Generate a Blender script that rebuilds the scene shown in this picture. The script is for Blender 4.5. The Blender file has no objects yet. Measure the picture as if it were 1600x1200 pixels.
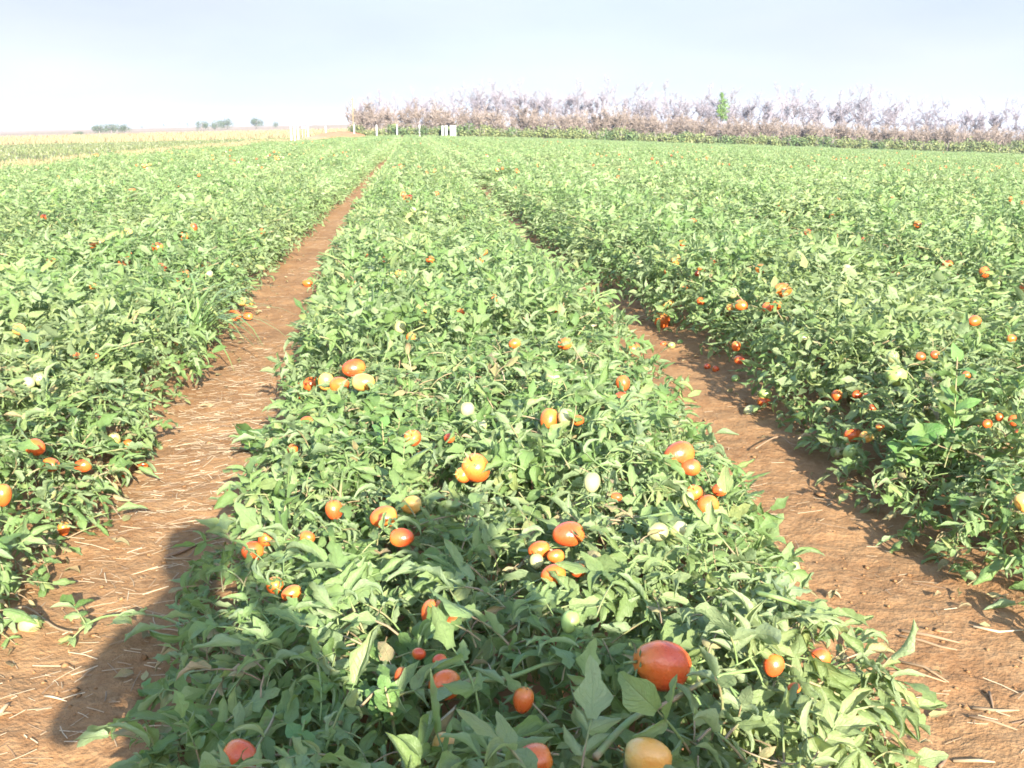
import bpy, math, random
import numpy as np
from mathutils import Vector, Matrix, Quaternion, Euler

random.seed(7)
RNG = np.random.default_rng(11)
S = bpy.context.scene
COL = S.collection
R = math.radians

# ------------------------------------------------------------------ camera
CAM_H = 1.45
YAW, PITCH = R(5.40), R(14.2)
FPX = 1640.0
cam_d = bpy.data.cameras.new('camera')
cam = bpy.data.objects.new('camera', cam_d)
COL.objects.link(cam)
cam.location = (0, 0, CAM_H)
cam.rotation_euler = (R(90) - PITCH, 0, -YAW)
cam_d.sensor_width = 36
cam_d.lens = 36 * FPX / 1600
cam_d.clip_start = 0.05
cam_d.clip_end = 8000
S.camera = cam

# ------------------------------------------------------------------ sky, sun, exposure
SUN_EL = R(23)
SUN_SIDE = R(11)          # the sun stands behind the camera, this much to the right
world = bpy.data.worlds.new('World')
S.world = world
world.use_nodes = True
wn = world.node_tree
wn.nodes.clear()
w_out = wn.nodes.new('ShaderNodeOutputWorld')
w_bg = wn.nodes.new('ShaderNodeBackground')
w_sky = wn.nodes.new('ShaderNodeTexSky')
w_sky.sky_type = 'NISHITA'
w_sky.sun_disc = False
w_sky.sun_elevation = SUN_EL
w_sky.sun_rotation = R(180) - SUN_SIDE
w_sky.altitude = 900
w_sky.air_density = 1.0
w_sky.dust_density = 1.6
w_sky.ozone_density = 1.0
w_bg.inputs['Strength'].default_value = 0.15
# thin high veil of cloud over the blue
w_geo = wn.nodes.new('ShaderNodeTexCoord')
w_map = wn.nodes.new('ShaderNodeMapping')
w_map.inputs['Scale'].default_value = (1.2, 1.2, 5.0)
w_noise = wn.nodes.new('ShaderNodeTexNoise')
w_noise.inputs['Scale'].default_value = 1.6
w_noise.inputs['Detail'].default_value = 5.0
w_ramp = wn.nodes.new('ShaderNodeMapRange')
w_ramp.inputs['From Min'].default_value = 0.38
w_ramp.inputs['From Max'].default_value = 0.72
w_ramp.inputs['To Min'].default_value = 0.97
w_ramp.inputs['To Max'].default_value = 1.0
w_mix = wn.nodes.new('ShaderNodeMix')
w_mix.data_type = 'RGBA'
w_sep = wn.nodes.new('ShaderNodeSeparateXYZ')
w_el = wn.nodes.new('ShaderNodeMapRange')
w_el.inputs['From Min'].default_value = 0.01
w_el.inputs['From Max'].default_value = 0.11
w_veil = wn.nodes.new('ShaderNodeMix')          # air near the horizon is paler
w_veil.data_type = 'RGBA'
w_veil.inputs[6].default_value = (0.86, 0.95, 1.10, 1)
w_veil.inputs[7].default_value = (0.81, 0.95, 1.14, 1)
w_cloud = wn.nodes.new('ShaderNodeMix')
w_cloud.data_type = 'RGBA'
w_cloud.inputs[7].default_value = (1.00, 1.07, 1.18, 1)
w_n2 = wn.nodes.new('ShaderNodeTexNoise')
w_n2.inputs['Scale'].default_value = 2.3
w_n2.inputs['Detail'].default_value = 4.0
w_r2 = wn.nodes.new('ShaderNodeMapRange')
w_r2.inputs['From Min'].default_value = 0.28
w_r2.inputs['From Max'].default_value = 0.78
w_r2.inputs['To Max'].default_value = 0.8
wn.links.new(w_geo.outputs['Generated'], w_sep.inputs[0])
wn.links.new(w_sep.outputs[2], w_el.inputs['Value'])
wn.links.new(w_el.outputs[0], w_veil.inputs[0])
wn.links.new(w_map.outputs['Vector'], w_n2.inputs['Vector'])
wn.links.new(w_n2.outputs['Fac'], w_r2.inputs['Value'])
wn.links.new(w_r2.outputs[0], w_cloud.inputs[0])
wn.links.new(w_veil.outputs[2], w_cloud.inputs[6])
wn.links.new(w_cloud.outputs[2], w_mix.inputs[7])
wn.links.new(w_geo.outputs['Generated'], w_map.inputs['Vector'])
wn.links.new(w_map.outputs['Vector'], w_noise.inputs['Vector'])
wn.links.new(w_noise.outputs['Fac'], w_ramp.inputs['Value'])
w_up = wn.nodes.new('ShaderNodeMapRange')          # the veil thins out higher up
w_up.inputs['From Min'].default_value = 0.14
w_up.inputs['From Max'].default_value = 0.4
w_up.inputs['To Min'].default_value = 1.0
w_up.inputs['To Max'].default_value = 0.0
w_mul = wn.nodes.new('ShaderNodeMath'); w_mul.operation = 'MULTIPLY'
wn.links.new(w_ramp.outputs['Result'], w_mul.inputs[0])
wn.links.new(w_up.outputs[0], w_mul.inputs[1])
wn.links.new(w_mul.outputs[0], w_mix.inputs[0])
wn.links.new(w_sep.outputs[2], w_up.inputs['Value'])
wn.links.new(w_sky.outputs['Color'], w_mix.inputs[6])
wn.links.new(w_mix.outputs[2], w_bg.inputs['Color'])
wn.links.new(w_bg.outputs['Background'], w_out.inputs['Surface'])

sun_d = bpy.data.lights.new('sun', 'SUN')
sun_d.energy = 3.8
sun_d.angle = R(0.55)
sun_d.color = (1.0, 0.93, 0.82)
sun = bpy.data.objects.new('sun', sun_d)
COL.objects.link(sun)
sun_from = Vector((math.sin(SUN_SIDE) * math.cos(SUN_EL), -math.cos(SUN_SIDE) * math.cos(SUN_EL), math.sin(SUN_EL)))
sun.rotation_euler = sun_from.to_track_quat('Z', 'Y').to_euler()
sun.location = sun_from * 30

S.view_settings.view_transform = 'Standard'
S.view_settings.look = 'None'
S.view_settings.exposure = 2.50
S.view_settings.gamma = 1.0
S.view_settings.use_curve_mapping = False
S.render.engine = 'CYCLES'
S.cycles.filter_width = 1.7
S.cycles.max_bounces = 6
S.cycles.diffuse_bounces = 3
S.cycles.glossy_bounces = 2
S.cycles.transmission_bounces = 3
S.cycles.transparent_max_bounces = 4
S.cycles.volume_bounces = 0
S.cycles.use_denoising = True
HAZE = True
HAZE_DENSITY = 0.00030

# ------------------------------------------------------------------ helpers
def tag(o, label=None, cat=None, group=None, kind=None):
    if label: o['label'] = label
    if cat: o['category'] = cat
    if group: o['group'] = group
    if kind: o['kind'] = kind
    return o

def link(name, me, parent=None, loc=None):
    o = bpy.data.objects.new(name, me)
    COL.objects.link(o)
    if parent is not None: o.parent = parent
    if loc is not None: o.location = loc
    return o

def empty(name, loc):
    o = bpy.data.objects.new(name, None)
    o.empty_display_size = 0.1
    COL.objects.link(o)
    o.location = loc
    return o

class MB:
    """gathers vertices and faces, with a per-face random value and uv per vertex"""
    def __init__(self):
        self.v, self.f, self.r, self.uv, self.m = [], [], [], [], []
    def add(self, V, F, rnd=0.5, uv=None, mat=0):
        b = len(self.v)
        self.v.extend([tuple(p) for p in V])
        self.uv.extend(uv if uv is not None else [(0.0, 0.0)] * len(V))
        for f in F:
            self.f.append(tuple(i + b for i in f)); self.r.append(rnd); self.m.append(mat)
    def tube(self, pts, rad, sides=5, rnd=0.5, mat=0, cap=True):
        pts = [Vector(p) for p in pts]
        n = len(pts)
        if not hasattr(rad, '__len__'): rad = [rad] * n
        V, F = [], []
        up = Vector((0.31, 0.17, 0.93))
        for i, p in enumerate(pts):
            d = (pts[min(i + 1, n - 1)] - pts[max(i - 1, 0)])
            if d.length < 1e-9: d = Vector((0, 0, 1))
            d.normalize()
            a = d.cross(up)
            if a.length < 0.05: a = d.cross(Vector((1, 0, 0)))
            a.normalize(); b = d.cross(a)
            for k in range(sides):
                t = 2 * math.pi * k / sides
                V.append(p + (a * math.cos(t) + b * math.sin(t)) * rad[i])
        for i in range(n - 1):
            for k in range(sides):
                k2 = (k + 1) % sides
                F.append((i * sides + k, i * sides + k2, (i + 1) * sides + k2, (i + 1) * sides + k))
        if cap:
            F.append(tuple(range(sides))[::-1])
            F.append(tuple((n - 1) * sides + k for k in range(sides)))
        self.add(V, F, rnd, None, mat)
    def mesh(self, name, mats, smooth=True):
        me = bpy.data.meshes.new(name)
        me.from_pydata(self.v, [], self.f)
        for m in (mats if isinstance(mats, (list, tuple)) else [mats]): me.materials.append(m)
        if any(self.m): me.polygons.foreach_set('material_index', self.m)
        a = me.attributes.new('rnd', 'FLOAT', 'FACE')
        a.data.foreach_set('value', self.r)
        ul = me.uv_layers.new(name='UVMap')
        li = np.zeros(len(me.loops), np.int32)
        me.loops.foreach_get('vertex_index', li)
        ul.data.foreach_set('uv', np.array(self.uv, np.float32)[li].ravel())
        if smooth: me.polygons.foreach_set('use_smooth', [True] * len(me.polygons))
        me.update()
        return me

def np_mesh(name, V, F, mat, smooth=False, rnd=None):
    """V (n,3), F (m,k) numpy"""
    me = bpy.data.meshes.new(name)
    k = F.shape[1]
    me.vertices.add(len(V)); me.vertices.foreach_set('co', np.ascontiguousarray(V, np.float32).ravel())
    me.loops.add(F.size); me.loops.foreach_set('vertex_index', np.ascontiguousarray(F, np.int32).ravel())
    me.polygons.add(len(F))
    me.polygons.foreach_set('loop_start', np.arange(0, F.size, k, dtype=np.int32))
    me.polygons.foreach_set('loop_total', np.full(len(F), k, np.int32))
    me.materials.append(mat)
    me.update(calc_edges=True)
    if smooth: me.polygons.foreach_set('use_smooth', np.ones(len(F), bool))
    if rnd is not None:
        a = me.attributes.new('rnd', 'FLOAT', 'FACE'); a.data.foreach_set('value', np.asarray(rnd, np.float32))
    me.validate()
    return me

def vnoise(x, y, seed=0):
    x = np.asarray(x, float); y = np.asarray(y, float)
    xi = np.floor(x).astype(np.int64); yi = np.floor(y).astype(np.int64)
    fx = x - xi; fy = y - yi
    fx = fx * fx * (3 - 2 * fx); fy = fy * fy * (3 - 2 * fy)
    def h(a, b):
        n = (a * 374761393 + b * 668265263 + seed * 974634777) & 0xffffffff
        n = ((n ^ (n >> 13)) * 1274126177) & 0xffffffff
        return ((n ^ (n >> 16)) & 0xffff) / 65535.0
    return (h(xi, yi) * (1 - fx) + h(xi + 1, yi) * fx) * (1 - fy) + (h(xi, yi + 1) * (1 - fx) + h(xi + 1, yi + 1) * fx) * fy

def fbm(x, y, seed=0, o=4):
    s, a, t = 0, 1.0, 0
    for i in range(o):
        s = s + a * vnoise(np.asarray(x) * 2 ** i, np.asarray(y) * 2 ** i, seed + i); t += a; a *= 0.5
    return s / t

def sstep(a, b, x):
    t = np.clip((np.asarray(x, float) - a) / (b - a), 0, 1)
    return t * t * (3 - 2 * t)

# ------------------------------------------------------------------ the lie of the land
def terr(x, y):
    """gentle crown along the rows that falls away to both sides and into the distance"""
    x = np.asarray(x, float); y = np.asarray(y, float)
    side = np.where(x > 0, -0.034, -0.0215) * (np.sqrt(x * x + 49) - 7)
    fall = -1.45 * (np.clip(y, 0, None) / 150.0) ** 1.2
    far = np.where(y > 150, -1.45 - (y - 150) * 0.0019, 0)
    fall = np.where(y > 150, far, fall)
    roll = sstep(250, 900, y) * 3.0 * (fbm(x / 420.0 + 3.1, y / 420.0, 5, 3) - 0.5)
    return side + fall + roll
def terr1(x, y): return float(terr(x, y))

BED_W = 2.45
BED0 = 0.285
def meander(y):
    y = np.asarray(y, float)
    return -0.13 * sstep(4, 12, y) + 0.05 * (fbm(y / 3.0, y * 0 + 4.2, 9, 2) - 0.5) + 0.04 * sstep(18, 30, y)
FIELD_END = 150.0
def left_edge(y):          # the field's left border, slanting towards the rows with distance
    return -12.4 + 0.04 * np.asarray(y, float)

def canopy(x, y):
    """height of the leaf canopy above the soil"""
    x = np.asarray(x, float); y = np.asarray(y, float)
    u = (x - BED0 - meander(y)) / BED_W
    k = np.round(u); t = np.abs(u - k) * BED_W
    edge = 0.87 + 0.22 * (fbm(y * 1.3, k * 7.3 + np.sign(u - k), 21, 3) - 0.5)
    edge = edge + np.where((k != 0), 0.03, 0)
    edge = edge - np.where((k == 0) & (u > k), 0.20 * (1 - sstep(1.4, 3.6, y)), 0)
    h = 0.44 + 0.28 * (fbm(x * 1.5, y * 1.5, 33, 3) - 0.5)
    prof = np.clip(1 - (t / edge) ** 3.5, 0, 1) ** 0.6
    return h * prof

# ------------------------------------------------------------------ pixel (1600 x 1200) to ray
Fv = Vector((math.sin(YAW) * math.cos(PITCH), math.cos(YAW) * math.cos(PITCH), -math.sin(PITCH)))
Rv = Vector((math.cos(YAW), -math.sin(YAW), 0))
Uv = Rv.cross(Fv)
CAMP = Vector((0, 0, CAM_H))
def ray(px, py):
    return (Fv + Rv * ((px - 800) / FPX) + Uv * ((600 - py) / FPX))
def hit(px, py, surf):
    """march from the camera until the ray meets the surface; returns point and depth along view"""
    d = ray(px, py); t = 0.6; prev = t
    while t < 300:
        p = CAMP + d * t
        if p.z < surf(p.x, p.y):
            lo, hi = prev, t
            for _ in range(18):
                m = (lo + hi) / 2; q = CAMP + d * m
                if q.z < surf(q.x, q.y): hi = m
                else: lo = m
            return CAMP + d * hi, hi
        prev = t; t *= 1.01
    return CAMP + d * 300, 300
def s_can(x, y): return terr1(x, y) + float(canopy(x, y))
def s_gnd(x, y): return terr1(x, y)
def at_depth(px, D):
    """ground point seen in column px at distance D along the rows"""
    d = ray(px, 185); k = D / d.y
    x = d.x * k
    return Vector((x, D, terr1(x, D)))
def to_px(p):
    q = Vector(p) - CAMP; z = q.dot(Fv)
    if z < 0.1: return None
    return 800 + FPX * q.dot(Rv) / z, 600 - FPX * q.dot(Uv) / z, z

# ------------------------------------------------------------------ materials
class NT:
    def __init__(self, name):
        self.m = bpy.data.materials.new(name); self.m.use_nodes = True
        self.t = self.m.node_tree; self.n = self.t.nodes; self.n.clear()
        self.out = self.n.new('ShaderNodeOutputMaterial')
    def new(self, ty, **kw):
        n = self.n.new(ty)
        for k, v in kw.items():
            if hasattr(n, k): setattr(n, k, v)
        return n
    def ln(self, a, b): self.t.links.new(a, b)
    def noise(self, scale, detail=4, rough=0.55, vec=None, dist=0.0):
        n = self.new('ShaderNodeTexNoise')
        n.inputs['Scale'].default_value = scale; n.inputs['Detail'].default_value = detail
        n.inputs['Roughness'].default_value = rough; n.inputs['Distortion'].default_value = dist
        if vec is not None: self.ln(vec, n.inputs['Vector'])
        return n.outputs['Fac']
    def rng(self, v, a, b, c=0.0, d=1.0):
        n = self.new('ShaderNodeMapRange')
        for k, q in zip(('From Min', 'From Max', 'To Min', 'To Max'), (a, b, c, d)): n.inputs[k].default_value = q
        self.ln(v, n.inputs['Value']); return n.outputs['Result']
    def mix(self, f, a, b, mode='MIX'):
        n = self.new('ShaderNodeMix'); n.data_type = 'RGBA'; n.blend_type = mode
        for s, v in ((0, f), (6, a), (7, b)):
            if isinstance(v, (int, float)): n.inputs[s].default_value = v
            elif isinstance(v, tuple): n.inputs[s].default_value = (*v, 1) if len(v) == 3 else v
            else: self.ln(v, n.inputs[s])
        return n.outputs[2]
    def math(self, op, a, b=0.0):
        n = self.new('ShaderNodeMath'); n.operation = op
        for s, v in ((0, a), (1, b)):
            if isinstance(v, (int, float)): n.inputs[s].default_value = v
            else: self.ln(v, n.inputs[s])
        return n.outputs[0]
    def ramp(self, f, stops):
        n = self.new('ShaderNodeValToRGB'); e = n.color_ramp.elements
        while len(e) < len(stops): e.new(0.5)
        for q, (p, c) in zip(e, stops): q.position = p; q.color = (*c, 1)
        self.ln(f, n.inputs[0]); return n.outputs[0]
    def attr(self, name):
        n = self.new('ShaderNodeAttribute'); n.attribute_name = name; return n.outputs['Fac']
    def pos(self): return self.new('ShaderNodeNewGeometry').outputs['Position']
    def obj(self): return self.new('ShaderNodeTexCoord').outputs['Object']
    def orand(self): return self.new('ShaderNodeObjectInfo').outputs['Random']
    def bump(self, h, s, d=0.01):
        n = self.new('ShaderNodeBump'); n.inputs['Strength'].default_value = s; n.inputs['Distance'].default_value = d
        self.ln(h, n.inputs['Height']); return n.outputs[0]
    def bsdf(self, col, rough=0.6, spec=0.3, normal=None):
        b = self.new('ShaderNodeBsdfPrincipled')
        if isinstance(col, tuple): b.inputs['Base Color'].default_value = (*col, 1)
        else: self.ln(col, b.inputs['Base Color'])
        if isinstance(rough, (int, float)): b.inputs['Roughness'].default_value = rough
        else: self.ln(rough, b.inputs['Roughness'])
        b.inputs['Specular IOR Level'].default_value = spec
        if normal is not None: self.ln(normal, b.inputs['Normal'])
        return b
    def done(self, sh): self.ln(sh.outputs[0], self.out.inputs['Surface']); return self.m

def leaf_material(name, stops, under, trans=0.28, blotch=0.5, vein=True, rough=0.5, spec=0.35):
    t = NT(name)
    r = t.math('FRACT', t.math('ADD', t.attr('rnd'), t.math('MULTIPLY', t.orand(), 0.37)))
    base = t.ramp(r, stops)
    uvn = t.new('ShaderNodeTexCoord').outputs['UV']
    nrm = None
    if vein:
        sx = t.new('ShaderNodeSeparateXYZ'); t.ln(uvn, sx.inputs[0])
        au = t.math('ABSOLUTE', sx.outputs[0])
        mid = t.rng(au, 0.0, 0.09, 1.0, 0.0)
        # slanting side veins
        w = t.math('ADD', t.math('MULTIPLY', sx.outputs[1], 9.0), t.math('MULTIPLY', au, -3.0))
        sv = t.rng(t.math('ABSOLUTE', t.math('SUBTRACT', t.math('FRACT', w), 0.5)), 0.0, 0.13, 0.6, 0.0)
        vn = t.math('MAXIMUM', mid, sv)
        base = t.mix(t.math('MULTIPLY', vn, 0.22), base, (0.28, 0.35, 0.18))
        nrm = t.bump(t.math('SUBTRACT', t.math('MULTIPLY', t.noise(95, 3, vec=t.obj()), 1.5), t.math('MULTIPLY', vn, 0.7)), 0.55, 0.005)
    n1 = t.noise(26, 3, vec=t.obj())
    base = t.mix(t.rng(n1, 0.35, 0.7, 0.0, 0.45), base, (0.165, 0.235, 0.092))
    n2 = t.noise(34, 4, 0.7, vec=t.pos())
    base = t.mix(t.rng(n2, 0.61, 0.72, 0.0, blotch), base, (0.13, 0.085, 0.045))
    big = t.noise(0.55, 4, 0.6, vec=t.pos())          # uneven vigour across the field
    base = t.mix(t.rng(big, 0.5, 0.72, 0.0, 0.42), base, (0.31, 0.28, 0.14))
    base = t.mix(t.rng(big, 0.30, 0.45, 0.3, 0.0), base, (0.11, 0.205, 0.065))
    back = t.new('ShaderNodeNewGeometry').outputs['Backfacing']
    base = t.mix(t.math('MULTIPLY', back, 0.7), base, under)
    b = t.bsdf(base, rough, spec, nrm)
    tr = t.new('ShaderNodeBsdfTranslucent')
    t.ln(t.mix(0.5, base, (0.34, 0.42, 0.05), 'MIX'), tr.inputs['Color'])
    mx = t.new('ShaderNodeMixShader'); mx.inputs[0].default_value = trans
    t.ln(b.outputs[0], mx.inputs[1]); t.ln(tr.outputs[0], mx.inputs[2])
    return t.done(mx)

GREENS = [(0.0, (0.072, 0.140, 0.035)), (0.30, (0.123, 0.208, 0.055)), (0.55, (0.170, 0.260, 0.087)),
          (0.82, (0.221, 0.302, 0.122)), (0.96, (0.246, 0.297, 0.094)), (1.0, (0.277, 0.276, 0.111))]
M_LEAF = leaf_material('tomato_leaf', GREENS, (0.242, 0.302, 0.166), 0.42)
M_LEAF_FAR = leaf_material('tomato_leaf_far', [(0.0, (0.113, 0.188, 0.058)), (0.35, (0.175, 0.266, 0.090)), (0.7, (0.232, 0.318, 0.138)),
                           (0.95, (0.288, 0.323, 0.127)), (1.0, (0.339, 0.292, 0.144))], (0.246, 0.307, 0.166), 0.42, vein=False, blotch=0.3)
M_DRY_LEAF = leaf_material('dry_leaf', [(0.0, (0.16, 0.105, 0.055)), (0.5, (0.24, 0.17, 0.09)), (1.0, (0.30, 0.24, 0.13))], (0.28, 0.22, 0.14), 0.15, 0.5, True, 0.8, 0.1)
M_WEED = leaf_material('weed_leaf', [(0.0, (0.065, 0.16, 0.03)), (1.0, (0.115, 0.24, 0.05))], (0.14, 0.22, 0.08), 0.3, 0.1)
M_GRASSY = leaf_material('grass_blade', [(0.0, (0.075, 0.155, 0.04)), (1.0, (0.15, 0.235, 0.075))], (0.13, 0.21, 0.08), 0.25, 0.1, False)

def stem_mat():
    t = NT('green_stem')
    c = t.mix(t.noise(30, 4, vec=t.pos()), (0.095, 0.165, 0.045), (0.17, 0.21, 0.08))
    c = t.mix(t.rng(t.noise(9, 3, vec=t.pos()), 0.48, 0.62), c, (0.22, 0.16, 0.09))
    return t.done(t.bsdf(c, 0.6, 0.25, t.bump(t.noise(120, 2, vec=t.pos()), 0.3, 0.002)))
M_STEM = stem_mat()
def straw_mat():
    t = NT('dry_straw')
    c = t.ramp(t.math('FRACT', t.math('ADD', t.attr('rnd'), t.orand())), [(0, (0.16, 0.10, 0.06)), (0.45, (0.25, 0.18, 0.105)), (1, (0.39, 0.31, 0.20))])
    return t.done(t.bsdf(c, 0.75, 0.2))
M_STRAW = straw_mat()

def soil_mat():
    t = NT('red_brown_soil'); p = t.pos()
    a = t.noise(2.2, 6, 0.6, p); b = t.noise(23, 5, 0.65, p); g = t.noise(140, 3, 0.6, p)
    c = t.mix(t.rng(a, 0.3, 0.7), (0.160, 0.080, 0.034), (0.240, 0.137, 0.062))
    c = t.mix(t.rng(b, 0.42, 0.7, 0, 0.55), c, (0.30, 0.19, 0.095))
    c = t.mix(t.rng(g, 0.55, 0.75, 0, 0.6), c, (0.155, 0.080, 0.039))
    vo = t.new('ShaderNodeTexVoronoi'); vo.inputs['Scale'].default_value = 55; t.ln(p, vo.inputs['Vector'])
    hh = t.math('ADD', t.math('MULTIPLY', b, 1.0), t.math('ADD', t.math('MULTIPLY', g, 0.45), t.math('MULTIPLY', vo.outputs['Distance'], 0.35)))
    return t.done(t.bsdf(c, 0.95, 0.08, t.bump(hh, 0.6, 0.016)))
M_SOIL = soil_mat()

def terrain_mat():
    t = NT('far_land'); p = t.pos()
    zone = t.attr('zone')      # 0 soil, 0.5 green grass, 1 straw grass
    n = t.noise(0.05, 5, 0.6, p); n2 = t.noise(0.9, 5, 0.65, p); n3 = t.noise(0.008, 4, 0.5, p)
    straw = t.mix(n2, (0.165, 0.118, 0.068), (0.235, 0.175, 0.11))
    straw = t.mix(t.rng(n3, 0.4, 0.6, 0, 0.7), straw, (0.29, 0.205, 0.165))
    straw = t.mix(t.rng(n, 0.52, 0.66, 0, 0.6), straw, (0.135, 0.138, 0.065))
    green = t.mix(n2, (0.105, 0.118, 0.048), (0.155, 0.148, 0.072))
    soil = t.mix(n2, (0.27, 0.13, 0.065), (0.36, 0.195, 0.105))
    c = t.mix(t.rng(zone, 0.0, 0.5), soil, green)
    c = t.mix(t.rng(zone, 0.5, 1.0), c, straw)
    return t.done(t.bsdf(c, 0.95, 0.05, t.bump(n2, 0.6, 0.1)))
M_TERR = terrain_mat()

def simple(name, a, b, scale=8, rough=0.7, spec=0.25, bump=0.3, var=True):
    t = NT(name)
    c = t.mix(t.noise(scale, 5, 0.6, t.obj()), a, b)
    if var: c = t.mix(t.math('MULTIPLY', t.orand(), 0.35), c, tuple(q * 0.7 for q in a))
    return t.done(t.bsdf(c, rough, spec, t.bump(t.noise(scale * 5, 3, vec=t.obj()), bump, 0.01)))

def tomato_mat(name, body, shoulder, patch):
    t = NT(name); o = t.obj()
    sx = t.new('ShaderNodeSeparateXYZ'); t.ln(o, sx.inputs[0])
    n = t.noise(1.6, 3, vec=o)
    f = t.rng(t.math('ADD', sx.outputs[2], t.math('MULTIPLY', t.math('SUBTRACT', n, 0.5), 0.9)), 0.0, 0.55)
    c = t.mix(f, body, shoulder)
    c = t.mix(t.rng(t.noise(2.6, 3, vec=o), 0.52, 0.75, 0, 0.75), c, patch)
    c = t.mix(t.math('MULTIPLY', t.orand(), 0.3), c, patch)
    n3 = t.noise(22, 4, 0.7, vec=o)
    c = t.mix(t.rng(n3, 0.62, 0.75, 0, 0.35), c, (0.28, 0.19, 0.11))
    b = t.bsdf(c, t.rng(t.noise(6, 3, vec=o), 0.3, 0.7, 0.22, 0.42), 0.45, t.bump(t.noise(9, 2, vec=o), 0.08, 0.05))
    b.inputs['Subsurface Weight'].default_value = 0.0
    return t.done(b)
TM = {
    'red': tomato_mat('tomato_skin_red', (0.46, 0.062, 0.016), (0.52, 0.15, 0.025), (0.50, 0.11, 0.02)),
    'orange': tomato_mat('tomato_skin_orange', (0.53, 0.108, 0.018), (0.55, 0.21, 0.035), (0.50, 0.07, 0.016)),
    'yellow': tomato_mat('tomato_skin_yellow', (0.55, 0.28, 0.06), (0.48, 0.38, 0.13), (0.55, 0.20, 0.035)),
    'pale': tomato_mat('tomato_skin_pale', (0.31, 0.315, 0.145), (0.23, 0.285, 0.09), (0.33, 0.285, 0.12)),
    'green': tomato_mat('tomato_skin_green', (0.25, 0.34, 0.09), (0.17, 0.27, 0.06), (0.36, 0.38, 0.13)),
}

# ------------------------------------------------------------------ the ground
def grid_mesh(name, xs, ys, zf, mat, attr=None):
    X, Y = np.meshgrid(xs, ys)
    Z = zf(X, Y)
    V = np.stack([X, Y, Z], -1).reshape(-1, 3)
    nx, ny = len(xs), len(ys)
    i = np.arange(nx * ny).reshape(ny, nx)
    F = np.stack([i[:-1, :-1], i[:-1, 1:], i[1:, 1:], i[1:, :-1]], -1).reshape(-1, 4)
    me = np_mesh(name, V, F, mat, True)
    if attr is not None:
        a = me.attributes.new('zone', 'FLOAT', 'POINT'); a.data.foreach_set('value', attr(X, Y).ravel().astype(np.float32))
    return me

def zone(x, y):
    inside = (x > left_edge(y) + 1.0) & (y < FIELD_END + 1.5)
    d = left_edge(y) - x                 # metres left of the field border
    z = np.where(inside, 0.0, 1.0)
    # straw verge next to the crop, a green strip behind it, then dry hills
    strip = (~inside) & (y > 25) & (y < 200) & (d > 5 + 0.05 * y) & (d < 60)
    z = np.where(strip, 0.55 + 0.25 * (fbm(x / 9, y / 9, 71, 3) - 0.4), z)
    return z
xs = np.concatenate([-np.geomspace(1700, 20, 60), np.linspace(-19, 19, 77), np.geomspace(20, 1700, 60)])
ys = np.concatenate([np.linspace(-20, 30, 51), np.geomspace(31, 2400, 190)])
tag(link('ground', grid_mesh('ground', xs, ys, lambda x, y: terr(x, y) - 0.035, M_TERR, zone)), 'red brown farmland running out to dry straw coloured hills', None, None, 'structure')

def furrow(side):
    c = BED0 + side * BED_W / 2
    us = np.linspace(-0.85, 0.85, 58)
    steps = [-0.6]; s = 0.022
    while steps[-1] < 60:
        steps.append(steps[-1] + s)
        if steps[-1] > 3: s *= 1.0075
    yy = np.array(steps)
    U, Y = np.meshgrid(us, yy)
    X = c + U + meander(Y)
    rel = 0.030 * (fbm(X * 5, Y * 5, 51, 4) - 0.5) + 0.022 * (fbm(X * 22, Y * 22, 57, 3) - 0.5) + 0.05 * (fbm(X * 1.6, Y * 1.1, 59, 3) - 0.5)
    bank = 0.07 * sstep(0.22, 0.6, np.abs(U))
    Z = terr(X, Y) + rel + bank - 0.005
    Z = np.where(np.abs(U) > 0.82, terr(X, Y) - 0.06, Z)
    V = np.stack([X, Y, Z], -1).reshape(-1, 3)
    ny, nx = X.shape; i = np.arange(nx * ny).reshape(ny, nx)
    F = np.stack([i[:-1, :-1], i[:-1, 1:], i[1:, 1:], i[1:, :-1]], -1).reshape(-1, 4)
    return np_mesh('furrow', V, F, M_SOIL, True)
tag(link('furrow_path', furrow(-1)), 'bare soil furrow left of the middle bed', None, None, 'structure')
tag(link('furrow_path', furrow(1)), 'bare soil furrow right of the middle bed', None, None, 'structure')

# bare headland at the near end, under the photographer
def headland():
    xs = np.linspace(-3, 3.5, 70); ys = np.linspace(-2.2, 0.9, 40)
    return grid_mesh('headland', xs, ys, lambda x, y: terr(x, y) - 0.02 + 0.03 * (fbm(x * 5, y * 5, 51, 4) - 0.5), M_SOIL)
tag(link('soil_headland', headland()), 'bare soil at the near end of the beds', None, None, 'structure')

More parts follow.
